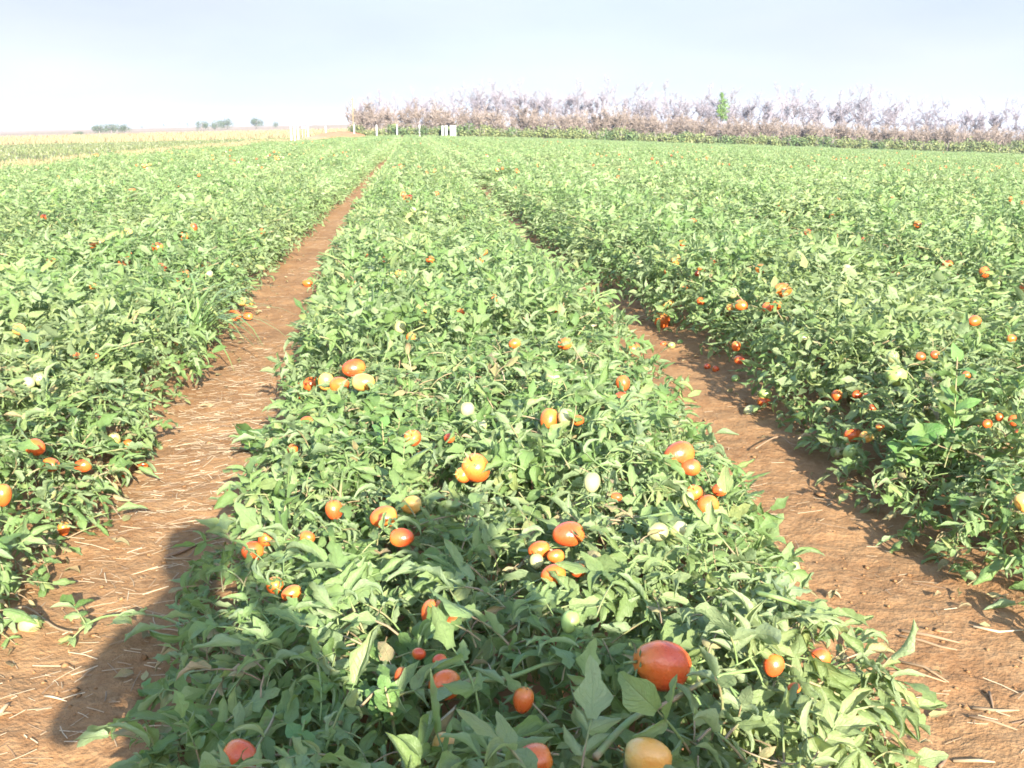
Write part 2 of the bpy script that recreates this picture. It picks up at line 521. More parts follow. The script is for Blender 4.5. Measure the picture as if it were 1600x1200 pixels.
# dirt track at the far left corner of the field
def track():
    pts = [(395, 78), (425, 90), (455, 104), (482, 118), (506, 132), (530, 144), (556, 151), (575, 153)]
    wds = [1.5, 2.0, 2.6, 3.2, 4.5, 5.5, 4.5, 1.5]; hs = [0.12, 0.18, 0.35, 0.65, 1.0, 1.2, 1.1, 0.4]
    V, F = [], []
    for i, (px, D) in enumerate(pts):
        p = at_depth(px, D)
        for k in range(5):
            xx = p.x - wds[i] / 2 + wds[i] * k / 4
            V.append((xx, p.y + (k - 2) * 0.5, terr1(xx, p.y) + 0.05 + hs[i] * (1 - (abs(k - 2) / 2) ** 2) * random.uniform(0.8, 1.1)))
    for i in range(len(pts) - 1):
        for k in range(4):
            F.append((i * 5 + k, i * 5 + k + 1, i * 5 + k + 6, i * 5 + k + 5))
    t = NT('track_earth'); p = t.pos()
    sy = t.new('ShaderNodeSeparateXYZ'); t.ln(p, sy.inputs[0])
    c = t.mix(t.rng(sy.outputs[1], 112, 128), (0.34, 0.25, 0.155), (0.36, 0.15, 0.075))
    c = t.mix(t.rng(t.noise(1.2, 4, vec=p), 0.4, 0.7, 0, 0.5), c, (0.40, 0.25, 0.15))
    m = t.done(t.bsdf(c, 0.95, 0.05))
    return np_mesh('dirt_track', np.array(V), np.array(F), m, True)
tag(link('dirt_track', track()), 'bank and track of orange earth at the far corner of the field', None, None, 'structure')

# ------------------------------------------------------------------ leaf shapes
def leaflet(mb, M, L, W, rng, nu=6, nv=4, curl=None, droop=None, rnd=0.5, lobe=0.2):
    """one curled tomato leaflet, base at origin, along +Y, face up +Z, then moved by M"""
    curl = (rng.uniform(0.3, 2.7) if rng.random() < 0.75 else rng.uniform(-1.8, 0.3)) if curl is None else curl
    droop = rng.uniform(-0.3, 1.9) if droop is None else droop
    twist = rng.uniform(-1.2, 1.2); bend = rng.uniform(-0.3, 0.3)
    ph = rng.uniform(0, 6); lobe = lobe * rng.uniform(0.5, 2.0); lf = rng.choice((11, 14, 18))
    V, UV = [], []
    y = z = 0.0; x0 = 0.0; ang = 0.25
    for i in range(nu + 1):
        t = i / nu
        w = W * (math.sin(math.pi * min(1, 0.04 + 0.96 * t) ** 0.72)) ** 0.85 if i < nu else 0.0
        w = max(w, 0.0) * (1 + lobe * math.sin(t * lf + ph)) + (0.0012 if i < nu else 0)
        cr = curl * (0.6 + 0.6 * t)
        for j in range(nv + 1):
            v = -1 + 2 * j / nv
            a = cr * v
            if abs(cr) > 0.05:
                xx = w * math.sin(a) / cr * (1.0 if abs(cr) < 1 else 1.05); zz = w * (1 - math.cos(a)) / cr
            else: xx, zz = w * v, 0.0
            # wavy margin
            zz += 0.16 * w * abs(v) * math.sin(t * 13 + ph + v * 2)
            ct, st = math.cos(twist * t), math.sin(twist * t)
            xr = xx * ct - zz * st; zr = xx * st + zz * ct
            ca, sa = math.cos(ang), math.sin(ang)
            p = Vector((x0 + xr, y - zr * sa, z + zr * ca))
            V.append(M @ p); UV.append((v, t))
        st_ = L / nu
        y += st_ * math.cos(ang); z += st_ * math.sin(ang); x0 += bend * st_ * t
        ang -= droop / nu
    n1 = nv + 1
    F = [(i * n1 + j, i * n1 + j + 1, (i + 1) * n1 + j + 1, (i + 1) * n1 + j) for i in range(nu) for j in range(nv)]
    mb.add(V, F, rnd, UV)

def compound(mb, M, rng, size=1.0, nu=6, nv=4, pairs=2, tubes=True, stem_mat_i=1, rbase=None):
    """rachis with leaflet pairs and a larger end leaflet"""
    Lr = rng.uniform(0.10, 0.17) * size
    ang = rng.uniform(0.1, 0.6); dr = rng.uniform(0.3, 1.4)
    pts, dirs = [], []; y = z = 0.0; n = 5
    for i in range(n + 1):
        pts.append(Vector((0, y, z))); dirs.append(ang)
        y += Lr / n * math.cos(ang); z += Lr / n * math.sin(ang); ang -= dr / n
    r0 = rng.random() if rbase is None else rbase
    if tubes: mb.tube([M @ p for p in pts], [0.0026 * size] * n + [0.0012 * size], 4, r0, stem_mat_i, False)
    def put(i, az, L, W):
        rot = Matrix.Rotation(dirs[i], 4, 'X') @ Matrix.Rotation(az, 4, 'Z') @ Matrix.Rotation(rng.uniform(-0.7, 0.7), 4, 'Y')
        leaflet(mb, M @ Matrix.Translation(pts[i]) @ rot, L, W, rng, nu, nv, rnd=min(0.999, max(0, r0 + rng.uniform(-0.13, 0.13))))
    for k in range(pairs):
        i = [2, 4, 3][k % 3]
        for sgn in (-1, 1):
            if rng.random() < 0.1: continue
            L = rng.uniform(0.045, 0.085) * size
            put(i, -sgn * rng.uniform(0.8, 1.35), L, L * rng.uniform(0.17, 0.27))
    L = rng.uniform(0.075, 0.12) * size
    put(n, rng.uniform(-0.3, 0.3), L, L * rng.uniform(0.17, 0.27))

prng = random.Random(5)
LEAF_MESHES = []
for i in range(28):
    mb = MB(); compound(mb, Matrix.Identity(4), prng, 1.0, 8, 4, prng.choice((2, 2, 3)))
    LEAF_MESHES.append(mb.mesh('tomato_leaf', [M_LEAF, M_STEM]))
DRY_MESHES = []
for i in range(4):
    mb = MB(); compound(mb, Matrix.Identity(4), prng, 0.75, 5, 4, 1)
    DRY_MESHES.append(mb.mesh('dry_leaf', [M_DRY_LEAF, M_STRAW]))

# ------------------------------------------------------------------ tomatoes: shapes first, the leaves make way for them
def tomato_mesh(name, elong, pinch, rng, notch=0.0):
    nseg, nr = 18, 12
    V, F = [], []
    ph = rng.uniform(0, 6)
    for i in range(nr + 1):
        a = math.pi * i / nr
        for k in range(nseg):
            t = 2 * math.pi * k / nseg
            r = 0.5 * math.sin(a) * (1 + pinch * math.cos(a))
            r *= 1 + 0.03 * math.sin(3 * t + ph) + 0.02 * math.sin(2 * t)
            z = 0.5 * elong * math.cos(a)
            z -= 0.09 * math.exp(-(math.sin(a) / 0.28) ** 2) * (1 if math.cos(a) > 0 else -0.25)
            r *= 1 - notch * math.exp(-((a - 0.75) / 0.35) ** 2) * max(0, math.cos(t - 1.0))
            V.append((r * math.cos(t), r * math.sin(t), z))
    for i in range(nr):
        for k in range(nseg):
            k2 = (k + 1) % nseg
            F.append((i * nseg + k, (i + 1) * nseg + k, (i + 1) * nseg + k2, i * nseg + k2))
    return V, F
FRUIT = {}
SHAPES = [(1.0, 0.05, 0), (1.18, 0.08, 0), (1.30, 0.10, 0), (1.22, -0.06, 0.10)]
for cname, mat in TM.items():
    for si, (e, p, nch) in enumerate(SHAPES):
        mb = MB(); V, F = tomato_mesh('tomato', e, p, prng, nch); mb.add(V, F)
        FRUIT[cname, si] = mb.mesh('tomato_' + cname, mat)
mb = MB(); V, F = tomato_mesh('tomato', 1.24, -0.05, prng, 0.30); mb.add(V, F)
FRUIT['red', 9] = mb.mesh('tomato_big', TM['red'])
def calyx_mesh():
    mb = MB()
    for k in range(6):
        t = 2 * math.pi * k / 6 + 0.2
        c, s = math.cos(t), math.sin(t)
        pr = [(0.02, 0.0, 0.045), (0.16, 0.02, 0.05), (0.32, 0.05, 0.03), (0.44, 0.16, 0.0)]
        V, F = [], []
        for r, z, w in pr:
            for sg in (-1, 1): V.append((r * c - sg * w * s, r * s + sg * w * c, z))
        F = [(0, 1, 3, 2), (2, 3, 5, 4), (4, 5, 7, 6)]
        mb.add(V, F, 0.4)
    mb.tube([(0, 0, 0), (0.03, 0.02, 0.14), (0.10, 0.03, 0.26)], 0.035, 5)
    return mb.mesh('calyx', M_STEM)
CALYX = calyx_mesh()

# x, y, width, height in photo pixels, colour, on what ('c' canopy, 'g' ground), label
T = [
 # middle bed, nearest
 (1033,1048,94,78,'red','c','biggest tomato, glossy red plum lying on its side near the right of the shaded leaves'),
 (1076,1062,26,34,'green','c','small green tomato tucked right beside the biggest red tomato'),
 (695,1079,54,44,'orange','c','orange red tomato lying just above the thick green vine near the bottom'),
 (628,1066,24,40,'red','c','half covered red tomato left of the orange one above the thick vine'),
 (678,966,40,42,'red','c','upright red plum tomato standing alone among shaded grey green leaves'),
 (708,980,24,20,'red','c','sliver of red tomato at the right foot of the upright plum tomato'),
 (818,1103,32,54,'orange','c','tall orange tomato half behind leaves below the end of the thick vine'),
 (832,1200,66,40,'red','c','red tomato cut by the bottom edge, left of the pale yellow one'),
 (1012,1192,76,56,'yellow','c','pale yellow tomato cut by the bottom edge beside a dark hanging leaf'),
 (378,1190,60,40,'red','c','red tomato at the bottom edge under the pale curled leaves'),
 (697,1174,44,36,'yellow','c','yellow tomato low among the leaves at the bottom of the picture'),
 (655,1030,22,18,'red','c','dark red tomato glimpsed under leaves, left one of a pair'),
 (687,1040,24,18,'red','c','dark red tomato glimpsed under leaves, right one of a pair'),
 (430,922,26,30,'orange','c','orange tomato behind a hanging leaf, left one of two by the shaded edge'),
 (456,934,32,22,'orange','c','orange tomato behind a hanging leaf, right one of two by the shaded edge'),
 (395,867,36,30,'red','c','bright red tomato at the left edge of the middle bed under a rolled leaf'),
 (417,847,28,26,'red','c','darker red tomato just behind the bright red one at the left edge'),
 (481,846,22,20,'orange','c','small pinkish orange tomato right of the red pair at the left edge'),
 (522,803,28,32,'red','c','upright red tomato on the left of the middle bed above the shaded leaves'),
 (600,815,44,34,'orange','c','broad orange tomato, lower left of the pair with a yellow one'),
 (643,795,34,28,'yellow','c','peach yellow tomato right beside the broad orange tomato'),
 (628,847,38,30,'red','c','dusky red tomato just under the broad orange tomato'),
 (744,738,46,44,'orange','c','round orange tomato standing out in the sunlit centre of the middle bed'),
 (724,748,26,24,'orange','c','orange tomato half behind the round one in the sunlit centre'),
 (888,842,52,40,'red','c','red tomato at the top of the tight cluster of red fruit'),
 (842,866,36,26,'orange','c','orange red tomato at the left of the tight cluster of red fruit'),
 (868,876,28,22,'orange','c','small shiny orange tomato in the middle of the tight red cluster'),
 (864,905,42,32,'orange','c','orange tomato at the bottom of the tight cluster of red fruit'),
 (903,899,26,22,'red','c','red tomato at the right of the tight cluster of red fruit'),
 (838,884,22,26,'pale','c','pale unripe tomato at the left foot of the tight red cluster'),
 (891,980,28,42,'green','c','ribbed yellow green tomato deep in the leaves under the red cluster'),
 (1060,716,52,40,'red','c','big shiny red tomato at the right edge of the middle bed'),
 (1078,736,34,26,'red','c','second red tomato just under the big shiny one at the right edge'),
 (1105,795,36,32,'orange','c','orange red tomato below the shiny pair on the right edge'),
 (1085,776,26,26,'orange','c','orange tomato behind a pale one on the right edge'),
 (1074,786,20,30,'pale','c','pale white tomato left of the orange red one on the right edge'),
 (1124,771,22,22,'red','c','small red tomato right of the group on the right edge'),
 (1232,906,32,40,'pale','c','pale pear shaped tomato hanging at the right edge of the bed'),
 (1028,838,34,28,'pale','c','creamy white tomato, left one of a pair under a long vine'),
 (1060,834,34,24,'pale','c','creamy white tomato, right one of a pair under a long vine'),
 (1208,1048,32,34,'red','c','orange red tomato behind a narrow rolled leaf at the right'),
 (1280,1036,36,32,'red','c','red tomato in the leaves close to the right furrow'),
 (1240,1084,22,14,'orange','c','small orange tomato peeping out below the red ones at the right'),
 (1398,1116,32,22,'orange','c','orange tomato at the outer right edge of the bed over bare soil'),
 (1347,1122,22,24,'yellow','c','dull yellow tomato left of the orange one at the outer edge'),
 (553,580,38,28,'red','c','red tomato on top of the row of orange fruit'),
 (470,614,24,26,'orange','c','first orange tomato at the left end of the row of orange fruit'),
 (487,604,28,24,'orange','c','second tomato from the left end of the row of orange fruit'),
 (509,600,24,26,'yellow','c','upright yellow tomato in the row of orange fruit'),
 (531,606,34,22,'orange','c','flattish orange tomato right of the yellow one in the row'),
 (568,602,36,22,'yellow','c','golden tomato at the right end of the row of orange fruit'),
 (865,596,26,30,'pale','c','white green plum tomato alone in the sunlit middle bed'),
 (858,661,28,40,'orange','c','mottled orange tomato left of a pale green one'),
 (884,657,26,32,'pale','c','pale green striped tomato touching the mottled orange one'),
 (903,662,18,18,'orange','c','orange tomato peeping out right of the pale green striped one'),
 (973,603,22,24,'red','c','red tomato at the right edge of the bed above a darker one'),
 (971,626,26,18,'red','c','dark red tomato under the red one at the right edge'),
 (748,671,24,24,'pale','c','creamy white tomato in the middle bed, lower one of two'),
 (730,645,22,24,'pale','c','creamy white tomato in the middle bed, upper one of two'),
 (925,760,26,36,'pale','c','tall pale green tomato among bright leaves in the middle bed'),
 (480,664,20,20,'orange','c','small orange tomato at the left edge below the row of fruit'),
 (457,708,16,20,'red','c','small dark red tomato on the shaded left flank of the middle bed'),
 (645,690,28,26,'red','c','dark red tomato deep in a gap of the middle bed'),
 (702,690,18,16,'red','c','dark red tomato beside the gap in the middle bed'),
 (963,783,18,12,'red','c','red speck of a tomato left of the right edge group'),
 (612,436,16,16,'pale','c','small white tomato touching a yellow one far up the middle bed'),
 (626,431,17,17,'yellow','c','small yellow tomato touching a white one far up the middle bed'),
 (625,515,19,20,'pale','c','white tomato alone on the upper left of the middle bed'),
 (660,486,22,15,'yellow','c','yellow tomato next to a dry stem in the middle bed'),
 (720,491,14,14,'red','c','dark red tomato halfway up the middle bed'),
 (882,541,24,17,'orange','c','orange tomato on the upper right of the middle bed'),
 (874,487,22,16,'orange','c','light orange tomato under a dry twig, upper right of the middle bed'),
 (642,531,16,15,'orange','c',None),(804,541,20,10,'orange','c',None),(575,403,18,9,'orange','c',None),(770,470,18,12,'orange','c',None),
 # left bed
 (4,779,30,40,'orange','c','large orange tomato cut by the left edge of the picture'),
 (56,704,32,26,'orange','c','orange red tomato at the left, above two others'),
 (80,731,28,20,'orange','c','orange tomato left of the bright red one in the left bed'),
 (130,732,28,18,'red','c','bright red tomato low in the left bed beside a pale vine'),
 (178,690,22,20,'yellow','c','lemon yellow tomato low in the left bed'),
 (200,698,18,16,'orange','c','small orange tomato right of the lemon yellow one'),
 (197,718,22,16,'orange','c','orange tomato under the lemon yellow one'),
 (193,744,20,22,'red','c','faded red tomato at the foot of the left bed'),
 (222,730,22,12,'orange','c','orange tomato at the outer foot of the left bed'),
 (79,776,20,18,'pale','c','pale tomato low in the left bed near the dark shadow'),
 (100,831,18,32,'orange','c','narrow orange tomato at the lit foot of the left bed'),
 (62,597,22,20,'pale','c','white green tomato in the left bed, right one of a pair'),
 (45,603,20,18,'pale','c','white green tomato in the left bed, left one of a pair'),
 (31,519,24,18,'yellow','c','yellow tomato near the left border of the picture'),
 (45,535,12,9,'red','c',None),
 (235,511,13,14,'pale','c',None),(280,537,15,16,'orange','c','orange tomato in the left bed below the grass clump'),
 (323,483,18,14,'pale','c','white tomato beside the grass clump of the left bed'),
 (366,496,24,18,'orange','c','orange red tomato at the furrow side end of the grass clump'),
 (388,498,16,10,'orange','c',None),(377,473,16,14,'yellow','c',None),(389,479,14,14,'yellow','c',None),
 (286,431,22,16,'red','c','red tomato, upper one of a pair in the left bed'),(281,439,16,12,'orange','c',None),(253,421,17,14,'red','c',None),
 (194,413,17,16,'red','c','dark red tomato in the left bed standing under another'),(201,401,10,14,'red','c',None),
 (246,389,19,16,'orange','c','round orange tomato high up in the left bed'),(199,366,17,15,'yellow','c','round yellow tomato high up in the left bed'),
 (303,357,11,12,'red','c',None),(285,371,20,10,'orange','c',None),(437,331,12,8,'red','c',None),(410,364,10,9,'red','c',None),
 (486,341,10,10,'pale','c',None),(80,409,14,9,'orange','c',None),(172,457,12,8,'orange','c',None),(145,450,14,9,'yellow','c',None),
 (207,300,12,8,'orange','c',None),(150,244,10,5,'orange','c',None),(368,416,12,9,'yellow','c',None),(120,560,12,10,'orange','c',None),(150,560,9,9,'red','c',None),
 # on the bare soil
 (48,976,38,30,'pale','g','cream coloured tomato lying on bare soil at the left'),
 (990,546,23,15,'orange','g','orange tomato lying on bare soil of the right furrow'),
 (481,443,17,10,'orange','g','orange tomato lying in the left furrow'),
 (1172,642,22,11,'pale','g','pale green oval tomato lying at the foot of the right bed'),
 (1149,593,14,14,'green','g','small yellow green tomato lying in the right furrow beside the bed'),
 (1105,573,12,9,'red','g',None),(1118,577,12,10,'red','g',None),(1049,540,12,10,'green','g',None),(1062,536,10,10,'green','g',None),(1036,538,10,8,'red','g',None),
 # right bed
 (1034,503,25,26,'orange','c','orange red tomato low on the flank where the right furrow turns'),
 (1044,477,20,15,'yellow','c','yellow tomato above the orange red one on the right flank'),
 (1145,461,18,18,'pale','c','cream yellow tomato, upper one of a pair in the right bed'),
 (1158,480,22,17,'orange','c','orange tomato below the cream yellow one in the right bed'),
 (1142,483,16,12,'yellow','c',None),(1198,484,15,16,'red','c','dark red tomato touching an orange one in the right bed'),(1213,480,14,16,'orange','c',None),
 (1223,456,28,16,'orange','c','long orange tomato lying across the right bed'),
 (1382,421,22,20,'yellow','c','amber tomato in the right bed, upper left one of a pair'),(1399,432,20,22,'orange','c','amber tomato in the right bed, lower right one of a pair'),
 (1113,412,18,14,'orange','c','orange tomato high on the near flank of the right bed'),(1097,423,16,12,'red','c','red tomato just left of the orange one high in the right bed'),
 (1400,591,34,34,'green','c','big shiny green tomato in the right bed'),(1394,562,20,20,'pale','c','pale tomato just above the big green one'),
 (1256,531,24,15,'pale','c','cream tomato showing between leaves of the right bed'),(1307,622,18,18,'red','c','small red tomato at the top of the right bed flank'),
 (1150,544,14,16,'orange','c',None),(1155,566,18,12,'red','c',None),(1195,619,22,18,'green','c','green tomato on the shaded flank of the right bed'),(1193,631,20,14,'red','c','dark red tomato under the green one on the shaded flank'),
 (1332,684,28,24,'orange','c','orange tomato low on the right bed, left one of a pair'),(1353,687,22,18,'yellow','c','amber tomato low on the right bed, right one of a pair'),
 (1310,711,18,18,'pale','c','pale green tomato at the foot of the right bed'),(1330,712,26,26,'green','c','green tomato under the orange pair in the right bed'),
 (1339,621,18,14,'red','c',None),(1353,624,14,12,'red','c',None),(1375,672,14,14,'orange','c',None),(1460,558,15,13,'red','c','red tomato in the right bed near the tall weed'),
 (1362,642,14,12,'red','c',None),(1542,667,18,10,'orange','c','flat orange tomato near the right border'),(1561,657,12,14,'red','c',None),(1583,662,16,18,'red','c','red tomato at the right border'),(1590,682,12,14,'red','c',None),
 (1597,791,24,34,'yellow','c','yellow tomato cut by the right edge of the picture'),
 (1522,505,22,14,'orange','c','orange tomato half hidden in the right bed beyond the tall weed'),(1580,533,16,14,'orange','c',None),(1510,590,16,10,'orange','c',None),(1438,561,16,14,'red','c',None),
 (1029,313,16,12,'orange','c','orange tomato far up the right bed'),(1066,382,12,12,'orange','c',None),(1083,347,10,8,'orange','c',None),(975,304,10,8,'orange','c',None),(1180,338,12,8,'orange','c',None),
 (994,361,12,10,'pale','c',None),(1028,408,13,12,'pale','c',None),(1157,410,10,12,'pale','c',None),(1262,365,14,8,'red','c',None),(1393,313,10,10,'red','c',None),(1382,331,12,9,'orange','c',None),
 (1523,369,18,12,'yellow','c',None),(1551,373,14,14,'orange','c',None),(1480,415,18,10,'orange','c',None),(1520,310,10,9,'orange','c',None),(1527,281,10,7,'red','c',None),(1350,269,8,6,'orange','c',None),
 (855,287,9,8,'yellow','c',None),(637,312,20,10,'red','c','red tomato far up the middle bed in a bare looking spot'),
 (630,305,10,8,'orange','c',None),(1068,452,14,10,'red','c',None),(1090,430,10,10,'red','c',None),(1363,467,14,12,'orange','c',None),(1508,479,14,10,'red','c',None),
]
T = [t for t in T if t]
TSURF = {'c': s_can, 'g': s_gnd}
tom = []            # centre, radius, spec
for (px, py, w, h, c, on, lab) in T:
    if on == 'c':
        p, D = hit(px, py, s_can)
        wd = w * D / FPX
        q = p - ray(px, py) * (0.38 * wd / ray(px, py).length) + Vector((0, 0, 0.012))
        g = terr1(q.x, q.y) + h * D / FPX * 0.5
        if q.z < g: q.z = g
    else:
        p, D = hit(px, py + h * 0.42, s_gnd)
        wd = w * D / FPX
        q = p + Vector((0, 0, min(w, h) * D / FPX * 0.47))
    tom.append((q, wd, h * D / FPX, px, py, w, h, c, on, lab))
TC = np.array([[*t[0]] for t in tom]); TRAD = np.array([max(t[1], t[2]) * 0.5 for t in tom])
TV = np.array([[*((CAMP - t[0]).normalized() * 0.75 + Vector((0, 0, 0.5)))] for t in tom])
TSL = np.array([0.040 if t[5] > 60 else (0.024 if t[5] >= 22 else 0.010) for t in tom])
def blocks(p):
    """True if a leaf at p would sit on or in front of a tomato"""
    d = np.asarray(p)[None, :] - TC
    s = np.clip((d * TV).sum(1), 0, 0.12)
    dist = np.linalg.norm(d - TV * s[:, None], axis=1)
    return bool((dist < TRAD * 0.95 + TSL).any())

def put_tomato(q, wd, hd, c, label, group, shape=None, big=False, calyx=True, rs=random):
    e_ratio = max(wd, hd) / max(1e-6, min(wd, hd))
    if shape is None: shape = 1 if e_ratio < 1.12 else (1 if e_ratio < 1.25 else 2)
    e = SHAPES[shape][0] if shape < 9 else 1.24
    o = link('tomato', FRUIT[c, shape])
    o.location = q
    lying = wd >= hd
    if lying:
        s = wd / e if e_ratio >= 1.12 else wd * 0.95
        # the long axis across the view, stalk end turned a little away
        ax = (Rv * (1 if rs.random() < 0.5 else -1) + Fv * rs.uniform(0.1, 0.6) + Vector((0, 0, rs.uniform(-0.1, 0.35)))).normalized()
        if e_ratio < 1.12 and rs.random() < 0.55: ax = (Rv * rs.uniform(-0.7, 0.7) - Fv * rs.uniform(0.2, 1.0) + Vector((0, 0, rs.uniform(0.1, 0.8)))).normalized()
        if big: ax = (-Rv + Vector((0, 0, 0.22)) - Fv * 0.25).normalized()
    else:
        s = wd
        ax = (Vector((0, 0, 1)) + Rv * rs.uniform(-0.35, 0.35) + Fv * rs.uniform(0.0, 0.5)).normalized()
    o.rotation_euler = (ax.to_track_quat('Z', 'Y') @ Quaternion((0, 0, 1), rs.uniform(0, 6.28))).to_euler()
    o.scale = (s, s, s * rs.uniform(0.96, 1.04))
    tag(o, label, 'tomato', group)
    if calyx:
        k = link('calyx', CALYX, o, (0, 0, 0.5 * e - 0.09))
        k.rotation_euler = (0, 0, rs.uniform(0, 6))
    return o
BEDN = {-1: 'left', 0: 'middle', 1: 'right'}
CNAME = {'red': 'red', 'orange': 'orange', 'yellow': 'yellow', 'pale': 'whitish unripe', 'green': 'green'}
def bed_of(x, y): return int(np.round((x - BED0 - float(meander(y))) / BED_W))
trs = random.Random(3)
for (q, wd, hd, px, py, w, h, c, on, lab) in tom:
    b = bed_of(q.x, q.y)
    where = 'left of the left furrow' if b < 0 else ('between the two furrows' if b == 0 else 'right of the right furrow')
    if lab is None:
        lab = ('small %s tomato lying on the soil beside the right bed' % CNAME[c]) if on == 'g' else 'small %s tomato half sunk in the leaves %s' % (CNAME[c], where)
        grp = 'small %s tomatoes %s' % (CNAME[c], 'on the soil' if on == 'g' else where)
    else: grp = 'tomatoes near the camera'
    big = w > 90
    put_tomato(q, wd, hd, c, lab, grp, 9 if big else None, big, w >= 15, trs)

# ------------------------------------------------------------------ tomato plants
def in_view(p, mx=120, my=200):
    r = to_px(p)
    return r is not None and -mx < r[0] < 1600 + mx and r[1] < 1200 + my
def bed_range(y): return range(int(math.floor((float(left_edge(y)) - BED0) / BED_W)) + 1, 60)

ROWU = 0.46
PSTEP = 0.5
plants = []          # every plant position in the field: x, y, side, bed
yy = 0.95
pr = random.Random(21)
ny = int((FIELD_END - yy) / PSTEP)
for j in range(ny):
    y0 = yy + j * PSTEP
    # columns needed at this distance
    xr = (math.tan(YAW) + 0.62) * y0 + 3.0
    xl = max(float(left_edge(y0)) + 0.4, (math.tan(YAW) - 0.62) * y0 - 2.5)
    k0 = int(math.floor((xl - BED0) / BED_W)); k1 = int(math.ceil((xr - BED0) / BED_W))
    for k in range(k0, k1 + 1):
        for sd in (-1, 1):
            x = BED0 + k * BED_W + float(meander(y0)) + sd * ROWU + pr.uniform(-0.05, 0.05)
            if x < float(left_edge(y0)) + pr.uniform(-0.8, 0.8) * (0.3 + y0 / 60): continue
            plants.append((x, y0 + pr.uniform(-0.12, 0.12), sd, k))
NEAR_Y = 4.7
near, mid = [], []
for p in plants:
    if not in_view((p[0], p[1], terr1(p[0], p[1]) + 0.35), 260, 420): continue
    d = math.hypot(p[0], p[1])
    if abs(p[3]) <= 1 and p[1] < NEAR_Y: near.append(p)
    else: mid.append((d, p))
mid.sort()
N_MID = max(0, 298 - len(near))
MID = [p for _, p in mid[:N_MID]]
FAR = [p for _, p in mid[N_MID:]]

def stem_part(root, x, y, sd, rng, n=6):
    mb = MB()
    z0 = terr1(x, y)
    for i in range(n):
        a = rng.uniform(0, 6.28); ln = rng.uniform(0.25, 0.55)
        ex, ey = math.cos(a) * ln * 0.9, math.sin(a) * ln
        hx = float(canopy(x + ex, y + ey))
        pts = []
        for t in np.linspace(0, 1, 7):
            hz = (1 - (1 - t) ** 2.2) * (hx + rng.uniform(-0.03, 0.02)) * (0.98 if t < 0.95 else 0.9)
            pts.append((ex * t + 0.03 * math.sin(t * 5 + a), ey * t + 0.03 * math.cos(t * 6), terr1(x + ex * t, y + ey * t) - z0 + max(0.01, hz - 0.02)))
        mb.tube(pts, [0.007, 0.0065, 0.006, 0.0055, 0.005, 0.004, 0.0025], 5, rng.random())
    return link('stems', mb.mesh('stems', M_STEM), root)

near_roots = []
lr = random.Random(77)
_used = set()
def plant_label(x, y, fallback):
    best = None
    for i, t in enumerate(tom):
        if t[9] is None or t[8] != 'c' or i in _used or len(t[9].split()) > 11: continue
        d = math.hypot(t[0].x - x, t[0].y - y)
        if d < 0.42 and (best is None or d < best[0]): best = (d, i)
    if best is None: return fallback
    _used.add(best[1])
    return 'leafy tomato plant around the ' + tom[best[1]][9]
for (x, y, sd, k) in near:
    root = empty('tomato_plant', (x, y, terr1(x, y)))
    zone_txt = {-1: 'left bed beside the left furrow', 0: 'middle bed at its near end', 1: 'right bed beside the right furrow'}.get(k)
    tag(root, plant_label(x, y, 'leafy tomato plant with big curled leaves in the %s' % zone_txt), 'tomato plant', 'near tomato plants of the %s bed' % BEDN[k])
    stem_part(root, x, y, sd, lr)
    near_roots.append(root)
NP = np.array([[p[0], p[1]] for p in near])
counts = np.zeros(len(near), int)
def place_leaf(mesh, p, tilt, az, s, idx, name='leaf'):
    root = near_roots[idx]
    o = link(name, mesh, root, p - root.location)
    o.rotation_euler = (Euler((0, 0, az)).to_quaternion() @ Quaternion(Vector((math.cos(tilt[1]), math.sin(tilt[1]), 0)), tilt[0])).to_euler()
    o.scale = (s, s, s)
    return o
# leaves are scattered over and just under the canopy surface, denser near the camera
cand = 0
y_lo, y_hi = 0.72, NEAR_Y + 0.15
DENS = 740
area_w = 3 * BED_W
for _ in range(int(DENS * area_w * (y_hi - y_lo))):
    x = lr.uniform(BED0 - 1.5 * BED_W, BED0 + 1.5 * BED_W); y = lr.uniform(y_lo, y_hi)
    h = float(canopy(x, y))
    if h < 0.03: continue
    z = h * (1 - lr.random() ** 1.8 * 0.8)
    p = Vector((x, y, terr1(x, y) + max(0.03, z)))
    if not in_view(p, 90, 130): continue
    if blocks(p): continue
    d2 = (NP[:, 0] - x) ** 2 + (NP[:, 1] - y) ** 2
    i = int(np.argmin(d2))
    if counts[i] >= 298 or d2[i] > 0.8: continue
    counts[i] += 1
    # leaves on a flank face outwards
    gx = (float(canopy(x + 0.06, y)) - float(canopy(x - 0.06, y))) / 0.12
    az = lr.uniform(0, 6.28)
    if abs(gx) > 1.2 and lr.random() < 0.75: az = (-math.pi / 2 if gx < 0 else math.pi / 2) + lr.gauss(0, 0.8)
    dry = z < 0.14 and lr.random() < 0.25 or lr.random() < 0.04
    place_leaf(lr.choice(DRY_MESHES if dry else LEAF_MESHES), p, (lr.gauss(0.0, 0.8), lr.uniform(0, 6.28)), az, lr.uniform(0.5, 1.02) * (1.1 if y < 2.2 else 1.0), i, 'dry_leaf' if dry else 'leaf')
print('near plants', len(near), 'leaves', counts.sum(), 'max', counts.max(), 'mid', len(MID), 'far', len(FAR))

